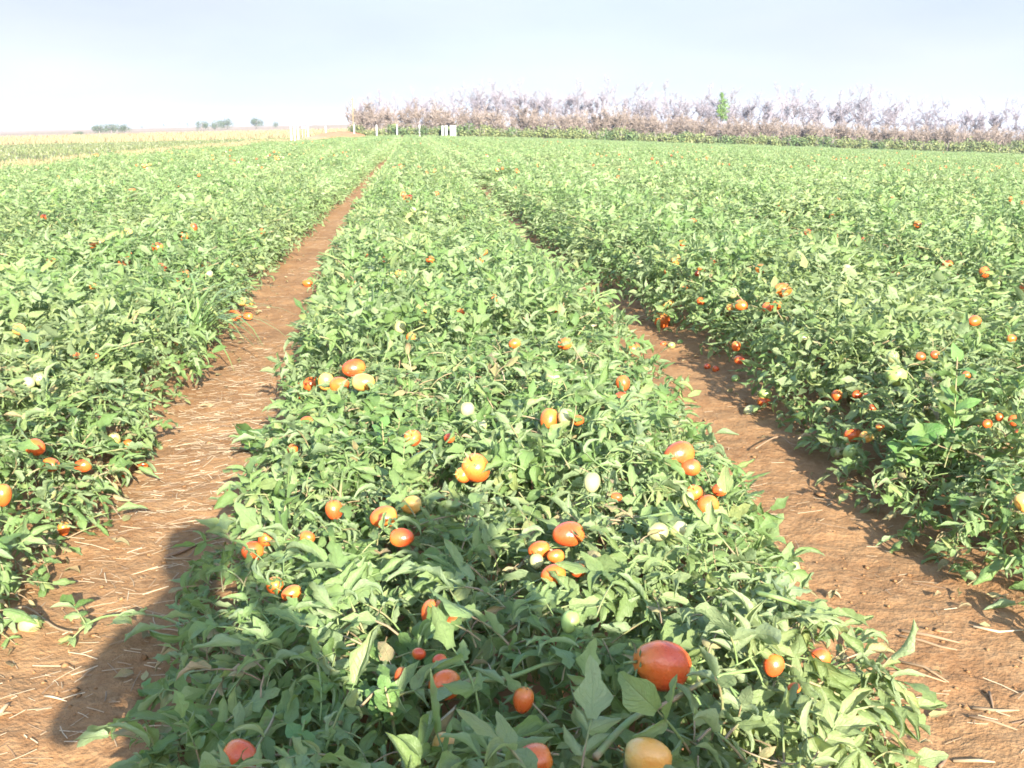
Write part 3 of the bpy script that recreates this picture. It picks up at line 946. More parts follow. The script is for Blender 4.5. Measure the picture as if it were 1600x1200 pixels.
# plant foliage for the plants farther up the beds: a few whole plants, shared
def plant_foliage(rng, n, nu, nv, pairs, mat, size=1.0):
    mb = MB()
    for _ in range(n):
        lx = rng.uniform(-0.50, 0.41); ly = rng.uniform(-0.36, 0.36)
        h = 0.50 * max(0.0, 1 - max(0, lx / 0.44) ** 3.2) ** 0.6 * (1 - 0.28 * (abs(ly) / 0.36) ** 2) + 0.05 * math.sin(lx * 9 + ly * 7)
        z = max(0.03, h * (1 - rng.random() ** 1.8 * 0.75))
        az = rng.uniform(0, 6.28)
        if lx > 0.24 and rng.random() < 0.7: az = -math.pi / 2 + rng.gauss(0, 0.8)
        M = Matrix.Translation((lx, ly, z)) @ Matrix.Rotation(az, 4, 'Z') @ Matrix.Rotation(rng.gauss(0.1, 0.75), 4, 'X') @ Matrix.Rotation(rng.gauss(0, 0.7), 4, 'Y') @ Matrix.Scale(rng.uniform(0.75, 1.25) * size, 4)
        compound(mb, M, rng, 1.0, nu, nv, pairs, False)
    return mb.mesh('plant_foliage', [mat])
fr = random.Random(9)
FOL_MID = [plant_foliage(fr, 270, 4, 2, 2, M_LEAF, 0.76) for _ in range(5)]
FOL_FAR = [plant_foliage(fr, 210, 2, 2, 2, M_LEAF_FAR, 0.8) for _ in range(4)]
def mid_stems(rng):
    mb = MB()
    for i in range(7):
        a = rng.uniform(0, 6.28); ln = rng.uniform(0.2, 0.5)
        mb.tube([(math.cos(a) * ln * t, math.sin(a) * ln * t * 0.7, 0.02 + 0.44 * (1 - (1 - t) ** 2)) for t in np.linspace(0, 1, 5)], [0.007, 0.006, 0.005, 0.004, 0.003], 4, rng.random())
    return mb.mesh('stems', M_STEM)
STEM_MID = [mid_stems(fr) for _ in range(3)]
for (x, y, sd, k) in MID:
    kk = -1 if k < 0 else (0 if k == 0 else 1)
    sparse = 20.3 < y < 25.3 and ((k == 0 and sd > 0) or (k == 1 and sd < 0))
    if sparse: wide_f, tall_f = 0.74, 0.68
    else: wide_f, tall_f = 1.0, 1.0
    root = empty('tomato_plant', (x, y, terr1(x, y)))
    root.rotation_euler = (0, 0, (0 if sd > 0 else math.pi) + fr.gauss(0, 0.12))
    wide = 1.28 if (abs(k) > 1 or (k == 1 and sd > 0) or (k == -1 and sd < 0)) else (1.22 if ((k == 1 and sd < 0) or (k == 0 and sd > 0)) and (9.3 < y < 15.0 or 17.5 < y < 21 or y > 24.5) else 1.0)
    root.scale = (wide * wide_f * fr.uniform(0.92, 1.08), fr.uniform(0.95, 1.1), tall_f * fr.uniform(0.8, 1.15))
    tag(root, plant_label(x, y, ['low bushy tomato plant in the sunlit crop left of the left furrow', 'low bushy tomato plant farther up the middle bed between the furrows', 'low bushy tomato plant in the sunlit crop right of the right furrow'][kk + 1]),
        'tomato plant', 'tomato plants farther up the %s bed' % BEDN[kk])
    f = link('foliage', fr.choice(FOL_MID), root); f['kind'] = 'stuff'
    link('stems', fr.choice(STEM_MID), root)

# the rest of the crop to the far hedge, one mass of instanced plants
def instancer(name, pts, rot, scl, idx, sources, label):
    me = bpy.data.meshes.new(name)
    me.vertices.add(len(pts)); me.vertices.foreach_set('co', np.asarray(pts, np.float32).ravel())
    for nm, ty, arr, key in (('rot', 'FLOAT_VECTOR', rot, 'vector'), ('scl', 'FLOAT_VECTOR', scl, 'vector'), ('idx', 'INT', idx, 'value')):
        a = me.attributes.new(nm, ty, 'POINT'); a.data.foreach_set(key, np.asarray(arr, np.float32 if ty != 'INT' else np.int32).ravel())
    o = link(name, me)
    ng = bpy.data.node_groups.new(name, 'GeometryNodeTree')
    ng.interface.new_socket('Geometry', in_out='INPUT', socket_type='NodeSocketGeometry')
    ng.interface.new_socket('Geometry', in_out='OUTPUT', socket_type='NodeSocketGeometry')
    gi = ng.nodes.new('NodeGroupInput'); go = ng.nodes.new('NodeGroupOutput')
    iop = ng.nodes.new('GeometryNodeInstanceOnPoints')
    jn = ng.nodes.new('GeometryNodeJoinGeometry')
    for s in sources:
        oi = ng.nodes.new('GeometryNodeObjectInfo'); oi.inputs['Object'].default_value = s; oi.inputs['As Instance'].default_value = True
        ng.links.new(oi.outputs['Geometry'], jn.inputs[0])
    iop.inputs['Pick Instance'].default_value = True
    def na(nm, ty):
        n = ng.nodes.new('GeometryNodeInputNamedAttribute'); n.data_type = ty; n.inputs['Name'].default_value = nm
        return n.outputs['Attribute']
    e2r = ng.nodes.new('FunctionNodeEulerToRotation')
    ng.links.new(na('rot', 'FLOAT_VECTOR'), e2r.inputs[0])
    ng.links.new(gi.outputs[0], iop.inputs['Points'])
    ng.links.new(jn.outputs[0], iop.inputs['Instance'])
    ng.links.new(na('idx', 'INT'), iop.inputs['Instance Index'])
    ng.links.new(e2r.outputs[0], iop.inputs['Rotation'])
    ng.links.new(na('scl', 'FLOAT_VECTOR'), iop.inputs['Scale'])
    ng.links.new(iop.outputs[0], go.inputs[0])
    m = o.modifiers.new('scatter', 'NODES'); m.node_group = ng
    tag(o, label, None, None, 'stuff')
    return o
# four plants at the edge of the counted ones lend their foliage to the mass
src = []
for i, me in enumerate(FOL_FAR):
    root = empty('tomato_plant', (0, 0, 0)); x, y, sd, k = FAR[i]
    root.location = (x, y, terr1(x, y)); root.rotation_euler = (0, 0, 0 if sd > 0 else math.pi)
    tag(root, 'low bushy tomato plant in the sunlit crop right of the right furrow' if k > 0 else 'low bushy tomato plant in the sunlit crop left of the left furrow', 'tomato plant', 'tomato plants farther up the %s bed' % ('right' if k > 0 else 'left'))
    f = link('foliage', me, root); f['kind'] = 'stuff'; src.append(f)
FARP = FAR[4:]
fa = np.array([(p[0], p[1], p[2]) for p in FARP])
pts = np.stack([fa[:, 0], fa[:, 1], terr(fa[:, 0], fa[:, 1])], 1)
n = len(pts)
rot = np.zeros((n, 3)); rot[:, 2] = np.where(fa[:, 2] > 0, 0, math.pi) + RNG.normal(0, 0.15, n)
patch = fbm(pts[:, 0] / 4, pts[:, 1] / 4, 90, 3)
fk = np.array([p[3] for p in FARP])
patch = patch * 1.5 - 0.25
scl = np.stack([RNG.uniform(0.95, 1.1, n) * np.where((fk == 0) | ((fk == -1) & (fa[:, 2] > 0)) | ((fk == 1) & (fa[:, 2] < 0)), 1.0 + 0.25 * ((fa[:, 1] > 44) & (((fk == 0) & (fa[:, 2] < 0)) | ((fk == -1) & (fa[:, 2] > 0)))) + 0.22 * (((fa[:, 1] > 9.3) & (fa[:, 1] < 15) | (fa[:, 1] > 17.5) & (fa[:, 1] < 21) | (fa[:, 1] > 24.5)) & ((fk == 1) | ((fk == 0) & (fa[:, 2] > 0)))), 1.3), RNG.uniform(1.0, 1.15, n), RNG.uniform(0.75, 1.1, n) * (0.75 + 0.5 * patch)], 1)
gap = (fa[:, 1] > 20.3) & (fa[:, 1] < 25.3) & (((fk == 0) & (fa[:, 2] > 0)) | ((fk == 1) & (fa[:, 2] < 0)))      # sparse plants where the furrow shows again
scl[gap] *= np.array([0.74, 1.0, 0.68])
instancer('tomato_crop', pts, rot, scl, RNG.integers(0, 4, n), src, 'endless low green tomato crop running to the far hedge')

# ------------------------------------------------------------------ tomatoes scattered through the farther crop
far_src = {}
nfar = 0
tr = random.Random(13)
hand = len(tom)
while nfar < 295 - hand:
    px = tr.uniform(0, 1600); py = 232 + 330 * tr.random() ** 1.7
    p, D = hit(px, py, s_can)
    if D < 7 or D > 60 or p.x < float(left_edge(p.y)) + 0.6: continue
    if float(canopy(p.x, p.y)) < 0.25: continue
    if min(abs(px - t[3]) + abs(py - t[4]) for t in tom) < 25: continue
    c = tr.choices(('red', 'orange', 'yellow', 'pale'), (3, 5, 4, 5))[0]
    wd = tr.uniform(0.055, 0.085)
    b = bed_of(p.x, p.y)
    where = 'left of the left furrow' if b < 0 else ('between the two furrows' if b == 0 else 'right of the right furrow')
    q = p + Vector((0, 0, 0.05)) - ray(px, py) * 0.02
    o = put_tomato(q, wd, wd * tr.uniform(0.75, 1.1), c, 'small %s tomato half sunk in the leaves %s' % (CNAME[c], where), 'small %s tomatoes %s' % (CNAME[c], where), None, False, False, tr)
    if c not in far_src: far_src[c] = o
    nfar += 1
tp = []
while len(tp) < 5600:
    y = 150 * tr.random() ** 0.55
    if y < 22: continue
    x = tr.uniform(-0.55 * y + 0.09 * y, 0.72 * y)
    if x < float(left_edge(y)) + 0.6 or float(canopy(x, y)) < 0.3: continue
    tp.append((x, y, terr1(x, y) + float(canopy(x, y)) + tr.uniform(-0.02, 0.09)))
n = len(tp)
rot = RNG.uniform(0, 6.28, (n, 3)); sc = RNG.uniform(0.055, 0.085, n)
instancer('tomatoes', tp, rot, np.stack([sc, sc, sc], 1), RNG.integers(0, len(far_src), n), list(far_src.values()), 'countless orange yellow and whitish tomatoes dotted through the distant crop')

# ------------------------------------------------------------------ vines, weeds and grass in the crop
def vine(pxs, rad, label, dz=0.02, mat=None, leaves=0):
    pts = []
    for i, (px, py) in enumerate(pxs):
        p, D = hit(px, py, lambda x, y: max(s_can(x, y), s_gnd(x, y) + 0.012))
        pts.append(p + Vector((0, 0, dz + (0.012 if i % 2 else 0))))
    # smooth the path
    out = []
    for i in range(len(pts) - 1):
        p0 = pts[max(i - 1, 0)]; p1 = pts[i]; p2 = pts[i + 1]; p3 = pts[min(i + 2, len(pts) - 1)]
        for t in np.linspace(0, 1, 6)[:-1]:
            t = float(t)
            out.append(0.5 * ((2 * p1) + (p2 - p0) * t + (2 * p0 - 5 * p1 + 4 * p2 - p3) * t * t + (3 * p1 - p0 - 3 * p2 + p3) * t ** 3))
    out.append(pts[-1])
    root = out[0].copy()
    mb = MB()
    n = len(out)
    mb.tube([p - root for p in out], [rad * (1 - 0.55 * i / n) for i in range(n)], 7, random.random())
    o = link('vine', mb.mesh('vine', mat or M_STEM), None, root)
    tag(o, label, 'vine', 'vines')
    for i in range(leaves):
        p = out[int((i + 0.6) * n / leaves) % n]
        l = link('leaf', lr.choice(LEAF_MESHES), o, p - root)
        l.rotation_euler = (lr.gauss(0.1, 0.3), lr.gauss(0, 0.3), lr.uniform(0, 6.28)); l.scale = [lr.uniform(0.7, 1.0)] * 3
    return o
vine([(690,1105),(735,1088),(790,1075),(850,1062),(880,1050)], 0.0068, 'thick green vine lying across the leaves near the bottom centre')
vine([(930,1200),(985,1150),(1040,1115),(1110,1085),(1180,1060)], 0.0068, 'thick green vine rising from the bottom edge below the biggest tomato')
vine([(1180,945),(1240,970),(1300,992),(1360,1028),(1400,1062),(1432,1078)], 0.006, 'long straight vine hanging over the right edge of the middle bed', 0.03, None, 3)
vine([(1000,828),(1060,824),(1120,835),(1180,850),(1215,868)], 0.0045, 'thin vine above the pair of creamy white tomatoes', 0.03, None, 1)
vine([(60,742),(110,738),(160,740),(225,732)], 0.006, 'pale vine reaching from the left bed into the left furrow', 0.02)
vine([(320,1010),(255,985),(205,975),(160,985),(125,998)], 0.0045, 'thin leafy shoot reaching into the left furrow at the shadow edge', 0.03, None, 4)
vine([(925,515),(955,512),(985,502),(1010,498)], 0.006, 'dry bent twig crossing the right furrow to the orange tomato', 0.02, M_STRAW)
vine([(0,970),(40,960),(85,985),(115,1000)], 0.005, 'withered vine lying on the soil at the cream coloured tomato', 0.012, M_STRAW, 0)
vine([(1180,705),(1215,690),(1245,700),(1290,690)], 0.004, 'dry tendril lying on the soil of the right furrow', 0.012, M_STRAW, 0)

def oval_leaf(mb, M, L, W, rng, rnd):
    leaflet(mb, M, L, W, rng, 6, 4, rng.uniform(-0.2, 0.5), rng.uniform(0, 0.5), rnd, 0.0)
def weed(px, py, hgt, nl, L, label, mat=M_WEED, wr=0.3):
    p, D = hit(px, py, s_can)
    base = Vector((p.x, p.y, p.z - 0.14 if hgt < 0.3 else terr1(p.x, p.y)))
    root = empty('weed', base); tag(root, label, 'weed', 'weeds among the tomatoes')
    mb = MB(); lean = Vector((lr.uniform(-0.03, 0.03), lr.uniform(-0.03, 0.03), 0))
    H = hgt + 0.14 if hgt < 0.3 else hgt
    pts = [lean * (t * t) + Vector((0, 0, H * t)) for t in (0, 0.35, 0.7, 1)]
    mb.tube(pts, [0.004, 0.0035, 0.003, 0.002], 5)
    link('stem', mb.mesh('stem', M_STEM), root)
    for i in range(nl):
        t = 0.55 + 0.45 * (i + 0.5) / nl if hgt < 0.3 else 0.3 + 0.7 * (i + 0.5) / nl
        mb = MB(); l = L * lr.uniform(0.7, 1.15) * (1.15 - 0.4 * t)
        oval_leaf(mb, Matrix.Identity(4), l, l * wr, lr, lr.random())
        o = link('leaf', mb.mesh('weed_leaf', mat), root, lean * (t * t) + Vector((0, 0, H * t)))
        o.rotation_euler = (lr.uniform(-0.1, 0.6), lr.uniform(-0.2, 0.2), i * 2.4 + lr.uniform(-0.3, 0.3))
weed(620, 1108, 0.05, 9, 0.05, 'small bright green weed with oval leaves left of the thick vine', wr=0.36)
weed(590, 1090, 0.04, 7, 0.045, 'small bright weed with round leaves beside the half covered red tomato', wr=0.4)
weed(455, 1165, 0.05, 6, 0.06, 'bright green oval leaved weed at the bottom left', wr=0.38)
weed(232, 1085, 0.03, 6, 0.05, 'small weed with light oval leaf at the left edge of the bed', wr=0.4)
weed(600, 680, 0.05, 7, 0.06, 'bright broad leaved weed in the sunlit left part of the middle bed', wr=0.4)
weed(392, 705, 0.10, 10, 0.14, 'dark leafy shoot sticking out over the left furrow', M_WEED, 0.30)
weed(1490, 690, 0.62, 14, 0.13, 'tall thin stemmed weed standing above the right bed', M_WEED, 0.26)
weed(1425, 730, 0.10, 8, 0.16, 'broad leaved weed low in the right bed', M_WEED, 0.36)
weed(1275, 330, 0.55, 16, 0.22, 'tall bluish green weed clump far up the right bed', M_WEED, 0.3)
weed(1300, 345, 0.5, 16, 0.22, 'second bluish green weed clump beside the taller one', M_WEED, 0.3)
weed(70, 570, 0.55, 12, 0.16, 'greyish broad leaved weed standing in the left bed', M_WEED, 0.3)

def grass_clump(px, py, nb, L, label):
    p, D = hit(px, py, s_can)
    root = empty('grass_clump', (p.x, p.y, terr1(p.x, p.y) + 0.15)); tag(root, label, 'grass clump')
    for i in range(nb):
        mb = MB(); l = L * lr.uniform(0.6, 1.1); a = lr.uniform(0, 6.28); el = lr.uniform(0.5, 1.35)
        V, UV = [], []; ang = el; q = Vector((0, 0, 0))
        for k in range(7):
            t = k / 6; w = 0.008 * (1 - t ** 2.2) + 0.0004
            V += [q + Vector((-w, 0, 0)), q + Vector((w, 0, 0))]; UV += [(-1, t), (1, t)]
            q = q + Vector((0, math.cos(ang), math.sin(ang))) * (l / 6); ang -= lr.uniform(0.15, 0.4)
        mb.add(V, [(2 * k, 2 * k + 1, 2 * k + 3, 2 * k + 2) for k in range(6)], lr.random(), UV)
        o = link('blade', mb.mesh('blade', M_GRASSY), root, (lr.gauss(0, 0.03), lr.gauss(0, 0.03), 0)); o.rotation_euler = (0, 0, a)
grass_clump(300, 500, 46, 0.75, 'long bladed grass clump at the furrow edge of the left bed')
grass_clump(262, 455, 30, 0.7, 'long bladed grass clump behind the first one in the left bed')

# ------------------------------------------------------------------ straw and dry litter on the soil
def slivers(name, P, A, L, W, zf, label, mat=M_STRAW, tilt=0.06):
    n = len(P); A = np.asarray(A); L = np.asarray(L); W = np.asarray(W)
    c, s = np.cos(A), np.sin(A)
    bend = RNG.uniform(-0.25, 0.25, n)
    tl = RNG.normal(0, tilt, n)
    V = np.zeros((n, 9, 3))
    for j, t in enumerate((-0.5, 0.0, 0.5)):
        off = t * L
        bx = bend * L * (0.25 - t * t)
        cx = P[:, 0] + off * c - bx * s; cy = P[:, 1] + off * s + bx * c
        cz = P[:, 2] + off * tl + 0.004
        for k, (dw, dz) in enumerate(((-1, 0), (0, 1.0), (1, 0))):
            V[:, j * 3 + k, 0] = cx - dw * W * s * 0.5; V[:, j * 3 + k, 1] = cy + dw * W * c * 0.5; V[:, j * 3 + k, 2] = cz + dz * W * 0.6
    f = np.array([(0, 1, 4, 3), (1, 2, 5, 4), (3, 4, 7, 6), (4, 5, 8, 7)])
    F = (f[None] + (np.arange(n) * 9)[:, None, None]).reshape(-1, 4)
    o = link(name, np_mesh(name, V.reshape(-1, 3), F, mat, False, np.repeat(RNG.random(n), 4)))
    return tag(o, label, None, None, 'stuff')
def furrow_z(x, y, side):
    c = BED0 + side * BED_W / 2 + meander(y); U = x - c
    return terr(x, y) + 0.030 * (fbm(x * 5, y * 5, 51, 4) - 0.5) + 0.022 * (fbm(x * 22, y * 22, 57, 3) - 0.5) + 0.05 * (fbm(x * 1.6, y * 1.1, 59, 3) - 0.5) + 0.07 * sstep(0.22, 0.6, np.abs(U)) - 0.005
P, A, L, W = [], [], [], []
for side, N in ((-1, 1900), (1, 1000)):
    y = 1.2 + 22 * RNG.random(N) ** 1.5
    u = RNG.normal(0, 0.27, N)
    x = BED0 + side * BED_W / 2 + meander(y) + u
    keep = fbm(x * 2.2, y * 1.1, 44, 3) + RNG.normal(0, 0.08, N) > (0.42 if side < 0 else 0.5)
    # thick straw patch part way up the left furrow
    if side < 0:
        y2 = RNG.normal(5.0, 1.1, 1300); u2 = RNG.normal(0.0, 0.2, 1300)
        x = np.concatenate([x[keep], BED0 - BED_W / 2 + meander(y2) + u2]); y = np.concatenate([y[keep], y2])
    else: x, y = x[keep], y[keep]
    z = furrow_z(x, y, side)
    P.append(np.stack([x, y, z], 1)); m = len(x)
    A.append(RNG.normal(0.1, 0.75, m)); L.append(RNG.gamma(2.0, 0.021, m) + 0.010); W.append(RNG.uniform(0.0014, 0.0036, m))
slivers('straw_litter', np.concatenate(P), np.concatenate(A), np.concatenate(L), np.concatenate(W), None, 'pale dry straw bits scattered on the furrow soil')
def leaf_litter():
    mb = MB(); q = random.Random(8)
    for _ in range(420):
        side = q.choice((-1, 1)); y = 1.3 + 13 * q.random() ** 1.5
        u = q.choice((-1, 1)) * q.uniform(0.12, 0.45)
        x = BED0 + side * BED_W / 2 + float(meander(y)) + u
        z = float(furrow_z(x, y, side)) + 0.012
        M = Matrix.Translation((x, y, z)) @ Matrix.Rotation(q.uniform(0, 6.28), 4, 'Z') @ Matrix.Rotation(q.gauss(0, 0.5), 4, 'Y')
        L = q.uniform(0.025, 0.06)
        leaflet(mb, M, L, L * 0.25, q, 4, 2, rnd=q.random())
    tag(link('leaf_litter', mb.mesh('leaf_litter', M_DRY_LEAF)), 'brown withered leaves fallen on the furrow soil', None, None, 'stuff')
leaf_litter()
# clods and crumbs
def clods():
    N = 2600
    side = RNG.choice([-1, 1], N); y = 1.1 + 10 * RNG.random(N) ** 1.6
    x = BED0 + side * BED_W / 2 + meander(y) + RNG.normal(0, 0.33, N)
    z = np.where(side < 0, furrow_z(x, y, -1), furrow_z(x, y, 1))
    r = RNG.gamma(1.6, 0.0026, N) + 0.0015
    base = np.array([(1, 0, 0), (-1, 0, 0), (0, 1, 0), (0, -1, 0), (0, 0, 1), (0, 0, -0.5)], float)
    V = base[None] * r[:, None, None] * RNG.uniform(0.45, 1.4, (N, 6, 1)) * np.array([1, 1, 0.55]) + np.stack([x, y, z + r * 0.2], 1)[:, None]
    f = np.array([(0, 2, 4), (2, 1, 4), (1, 3, 4), (3, 0, 4), (2, 0, 5), (1, 2, 5), (3, 1, 5), (0, 3, 5)])
    F = (f[None] + (np.arange(N) * 6)[:, None, None]).reshape(-1, 3)
    tag(link('soil_crumbs', np_mesh('soil_crumbs', V.reshape(-1, 3), F, M_SOIL, True)), 'crumbs and small clods of red brown soil', None, None, 'stuff')
clods()

def stalk(pxs, rad, label, split=False):
    pts = [hit(px, py, s_gnd)[0] for px, py in pxs]
    side = 1 if pts[0].x > 0.3 else -1
    for p in pts: p.z = float(furrow_z(p.x, p.y, side)) + rad * 1.2
    r0 = pts[0].copy(); mb = MB()
    ip = [pts[0].lerp(pts[-1], t) if len(pts) == 2 else None for t in (0, .33, .66, 1)] if len(pts) == 2 else pts
    for p in ip: p.z = float(furrow_z(p.x, p.y, side)) + rad * 1.1
    mb.tube([p - r0 for p in ip], [rad, rad * 0.95] + [rad * 0.8] * (len(ip) - 3) + [rad * 0.4], 6, 0.72 if 'pale' in label else 0.2)
    o = link('dry_stalk', mb.mesh('dry_stalk', M_STRAW), None, r0); tag(o, label, 'dry stalk', 'dry stalks on the furrow soil')
stalk([(1408,992),(1450,998),(1498,1010)], 0.0055, 'pale dry stalk, upper one of the bundle on the right furrow soil')
stalk([(1405,998),(1440,1005),(1470,1016),(1495,1020)], 0.0045, 'pale dry stalk, lower one of the bundle on the right furrow soil')
stalk([(1400,1035),(1445,1046),(1482,1070)], 0.004, 'pale bent dry stalk below the bundle')
stalk([(1390,1050),(1430,1052),(1478,1070)], 0.0035, 'thin pale dry stalk crossing the bent one')
stalk([(1520,1104),(1560,1112),(1592,1112)], 0.005, 'pale dry stalk near the right border')
stalk([(1514,1120),(1550,1128),(1590,1140)], 0.0045, 'pale dry stalk under the one near the right border')
stalk([(1545,1085),(1553,1108)], 0.004, 'short pale dry stalk pointing away near the right border')
stalk([(1490,1182),(1530,1186),(1555,1190)], 0.0045, 'pale dry stalk at the lower right corner')
stalk([(1468,1198),(1482,1176)], 0.005, 'short pale stalk upright in the picture at the lower right')
stalk([(1520,985),(1560,992),(1598,990)], 0.004, 'grey pale stalk by the dead leaves at the right')
stalk([(258,870),(285,862),(318,850)], 0.006, 'dark dry stick at the shaded foot of the middle bed')
stalk([(256,872),(300,872)], 0.004, 'thin dark stick below the other at the shaded foot')
stalk([(70,1092),(105,1100)], 0.003, 'thin pale straw on the sunlit soil at the left')
stalk([(0,1122),(16,1110)], 0.006, 'pale chip of stalk at the left border')

# ------------------------------------------------------------------ rough grass left of the crop
def grass_stuff(name, N, gen, hgt, mat, label):
    X, Y = gen(N)
    n = len(X); Z = terr(X, Y) - 0.02
    a = RNG.uniform(0, 6.28, n); w = RNG.uniform(0.02, 0.05, n) * (1 + Y / 60); h = RNG.uniform(0.5, 1.1, n) * hgt
    lx, ly = RNG.normal(0, 0.25, n) * h, RNG.normal(0, 0.25, n) * h
    V = np.zeros((n, 3, 3))
    V[:, 0] = np.stack([X - np.cos(a) * w, Y - np.sin(a) * w, Z], 1); V[:, 1] = np.stack([X + np.cos(a) * w, Y + np.sin(a) * w, Z], 1)
    V[:, 2] = np.stack([X + lx, Y + ly, Z + h], 1)
    F = np.arange(n * 3).reshape(-1, 3)
    tag(link(name, np_mesh(name, V.reshape(-1, 3), F, mat, False, RNG.random(n))), label, None, None, 'stuff')
def g_verge(N):
    y = 18 + 150 * RNG.random(N); d = RNG.random(N) ** 1.3 * (6 + 0.08 * y)
    return left_edge(y) - d + 0.5, y
def g_green(N):
    y = 25 + 165 * RNG.random(N); d = 5 + 0.04 * y + RNG.random(N) * 48
    return left_edge(y) - d, y
def g_far(N):
    y = 185 + 160 * RNG.random(N) ** 1.5; x = -0.42 * y + RNG.random(N) * (0.42 * y - 2)
    return x, y
M_MEADOW = leaf_material('meadow_grass', [(0.0, (0.075, 0.10, 0.034)), (0.6, (0.115, 0.13, 0.05)), (1.0, (0.165, 0.145, 0.075))], (0.12, 0.13, 0.06), 0.25, 0.1, False)
M_STRAWGRASS = simple('straw_grass', (0.180, 0.148, 0.075), (0.235, 0.198, 0.11), 0.5, 0.8, 0.1, 0)
grass_stuff('dry_grass', 16000, g_verge, 0.28, M_STRAWGRASS, 'straw coloured dry grass along the left border of the crop')
grass_stuff('green_grass', 16000, g_green, 0.24, M_MEADOW, 'rough green grass in the meadow left of the crop')
grass_stuff('tall_dry_grass', 14000, g_far, 0.9, M_STRAWGRASS, 'tall pale dry grass behind the green meadow')

# ------------------------------------------------------------------ tree belt
M_BARK = simple('pale_bark', (0.19, 0.155, 0.15), (0.27, 0.23, 0.225), 3, 0.85, 0.1)
M_TWIG = simple('bare_twigs', (0.205, 0.185, 0.205), (0.265, 0.24, 0.26), 1.5, 0.85, 0.1, 0)
M_SCRUB = simple('brown_scrub_twigs', (0.185, 0.145, 0.118), (0.25, 0.205, 0.172), 1.2, 0.85, 0.1, 0)
def bush_mat(name, a, b, c):
    t = NT(name)
    col = t.ramp(t.math('FRACT', t.math('ADD', t.attr('rnd'), t.math('MULTIPLY', t.orand(), 0.3))), [(0, a), (0.55, b), (1, c)])
    s = t.bsdf(col, 0.7, 0.2)
    tr = t.new('ShaderNodeBsdfTranslucent'); t.ln(col, tr.inputs['Color'])
    mx = t.new('ShaderNodeMixShader'); mx.inputs[0].default_value = 0.2
    t.ln(s.outputs[0], mx.inputs[1]); t.ln(tr.outputs[0], mx.inputs[2])
    return t.done(mx)
M_BUSH = bush_mat('bush_leaves', (0.085, 0.125, 0.045), (0.15, 0.18, 0.065), (0.225, 0.235, 0.095))
M_BUSHD = bush_mat('dark_bush_leaves', (0.05, 0.095, 0.035), (0.09, 0.14, 0.05), (0.15, 0.19, 0.07))
M_TREEG = bush_mat('green_tree_leaves', (0.055, 0.12, 0.03), (0.12, 0.21, 0.05), (0.20, 0.29, 0.07))
M_FARTREE = bush_mat('far_tree_leaves', (0.045, 0.075, 0.04), (0.075, 0.11, 0.055), (0.11, 0.14, 0.075))

def branchy(rng, H, spread, levels, twig_n, mb_t, mb_c, trunk_r, low=0.3, twig_len=0.45, twig_w=0.012):
    """tapered trunk with forks into mb_t, fine twigs into mb_c"""
    tips = []
    def grow(p, d, L, r, lev):
        n = 4; pts = [p.copy()]; rr = [r]
        for i in range(n):
            d = (d + Vector((rng.gauss(0, 0.10), rng.gauss(0, 0.10), rng.gauss(0.03, 0.06)))).normalized()
            p = p + d * (L / n); pts.append(p.copy()); rr.append(r * (1 - 0.55 * (i + 1) / n))
            if lev >= 1: tips.append((p.copy(), d.copy()))
        mb_t.tube(pts, rr, 5 if lev == 0 else 3, rng.random(), 0, False)
        if lev < levels:
            for k in range(rng.choice((3, 4)) if lev == 0 else rng.choice((2, 3))):
                q = pts[rng.choice((2, 3, 4))] if lev == 0 else pts[rng.choice((1, 2, 3, 4))]
                a = rng.uniform(0, 6.28)
                side = Vector((math.cos(a), math.sin(a), 0))
                nd = (d * 0.8 + side * spread * rng.uniform(0.6, 1.2) + Vector((0, 0, 0.25))).normalized()
                grow(q, nd, L * rng.uniform(0.5, 0.75), r * 0.5, lev + 1)
    grow(Vector((0, 0, -0.1)), Vector((rng.gauss(0, 0.05), rng.gauss(0, 0.05), 1)).normalized(), H * 0.55, trunk_r, 0)
    for _ in range(twig_n):
        p, d = rng.choice(tips)
        e = (d + Vector((rng.gauss(0, 0.7), rng.gauss(0, 0.7), rng.gauss(0.2, 0.5)))).normalized()
        L = twig_len * rng.uniform(0.5, 1.3)
        s = e.cross(Vector((rng.gauss(0, 1), rng.gauss(0, 1), rng.gauss(0, 1))))
        if s.length < 1e-3: continue
        s = s.normalized() * twig_w * rng.uniform(0.7, 1.4)
        mb_c.add([p - s, p + s, p + e * L * 0.55 + s * 0.7 + Vector((0, 0, rng.gauss(0, 0.04))), p + e * L], [(0, 1, 2), (0, 2, 3)], rng.random())
brg = random.Random(31)
BARE = []
for i in range(7):
    t_, c_ = MB(), MB(); branchy(brg, 7.0, brg.uniform(0.5, 0.8), 3, 1150, t_, c_, 0.09, twig_len=0.55, twig_w=0.0105)
    BARE.append((t_.mesh('trunk', M_BARK), c_.mesh('twigs', M_TWIG)))
SCRUB = []
for i in range(5):
    t_, c_ = MB(), MB()
    for k in range(5):
        t2, c2 = MB(), MB(); branchy(brg, 3.6, 0.55, 2, 330, t2, c2, 0.035, twig_len=0.55, twig_w=0.013)
        off = Vector((brg.uniform(-1.1, 1.1), brg.uniform(-0.8, 0.8), brg.uniform(-0.6, 0.1)))
        for a, b in ((t_, t2), (c_, c2)):
            base = len(a.v); a.v += [tuple(Vector(v) + off) for v in b.v]; a.uv += b.uv
            a.f += [tuple(j + base for j in f) for f in b.f]; a.r += b.r; a.m += b.m
    SCRUB.append((t_.mesh('branches', M_BARK), c_.mesh('twigs', M_SCRUB)))
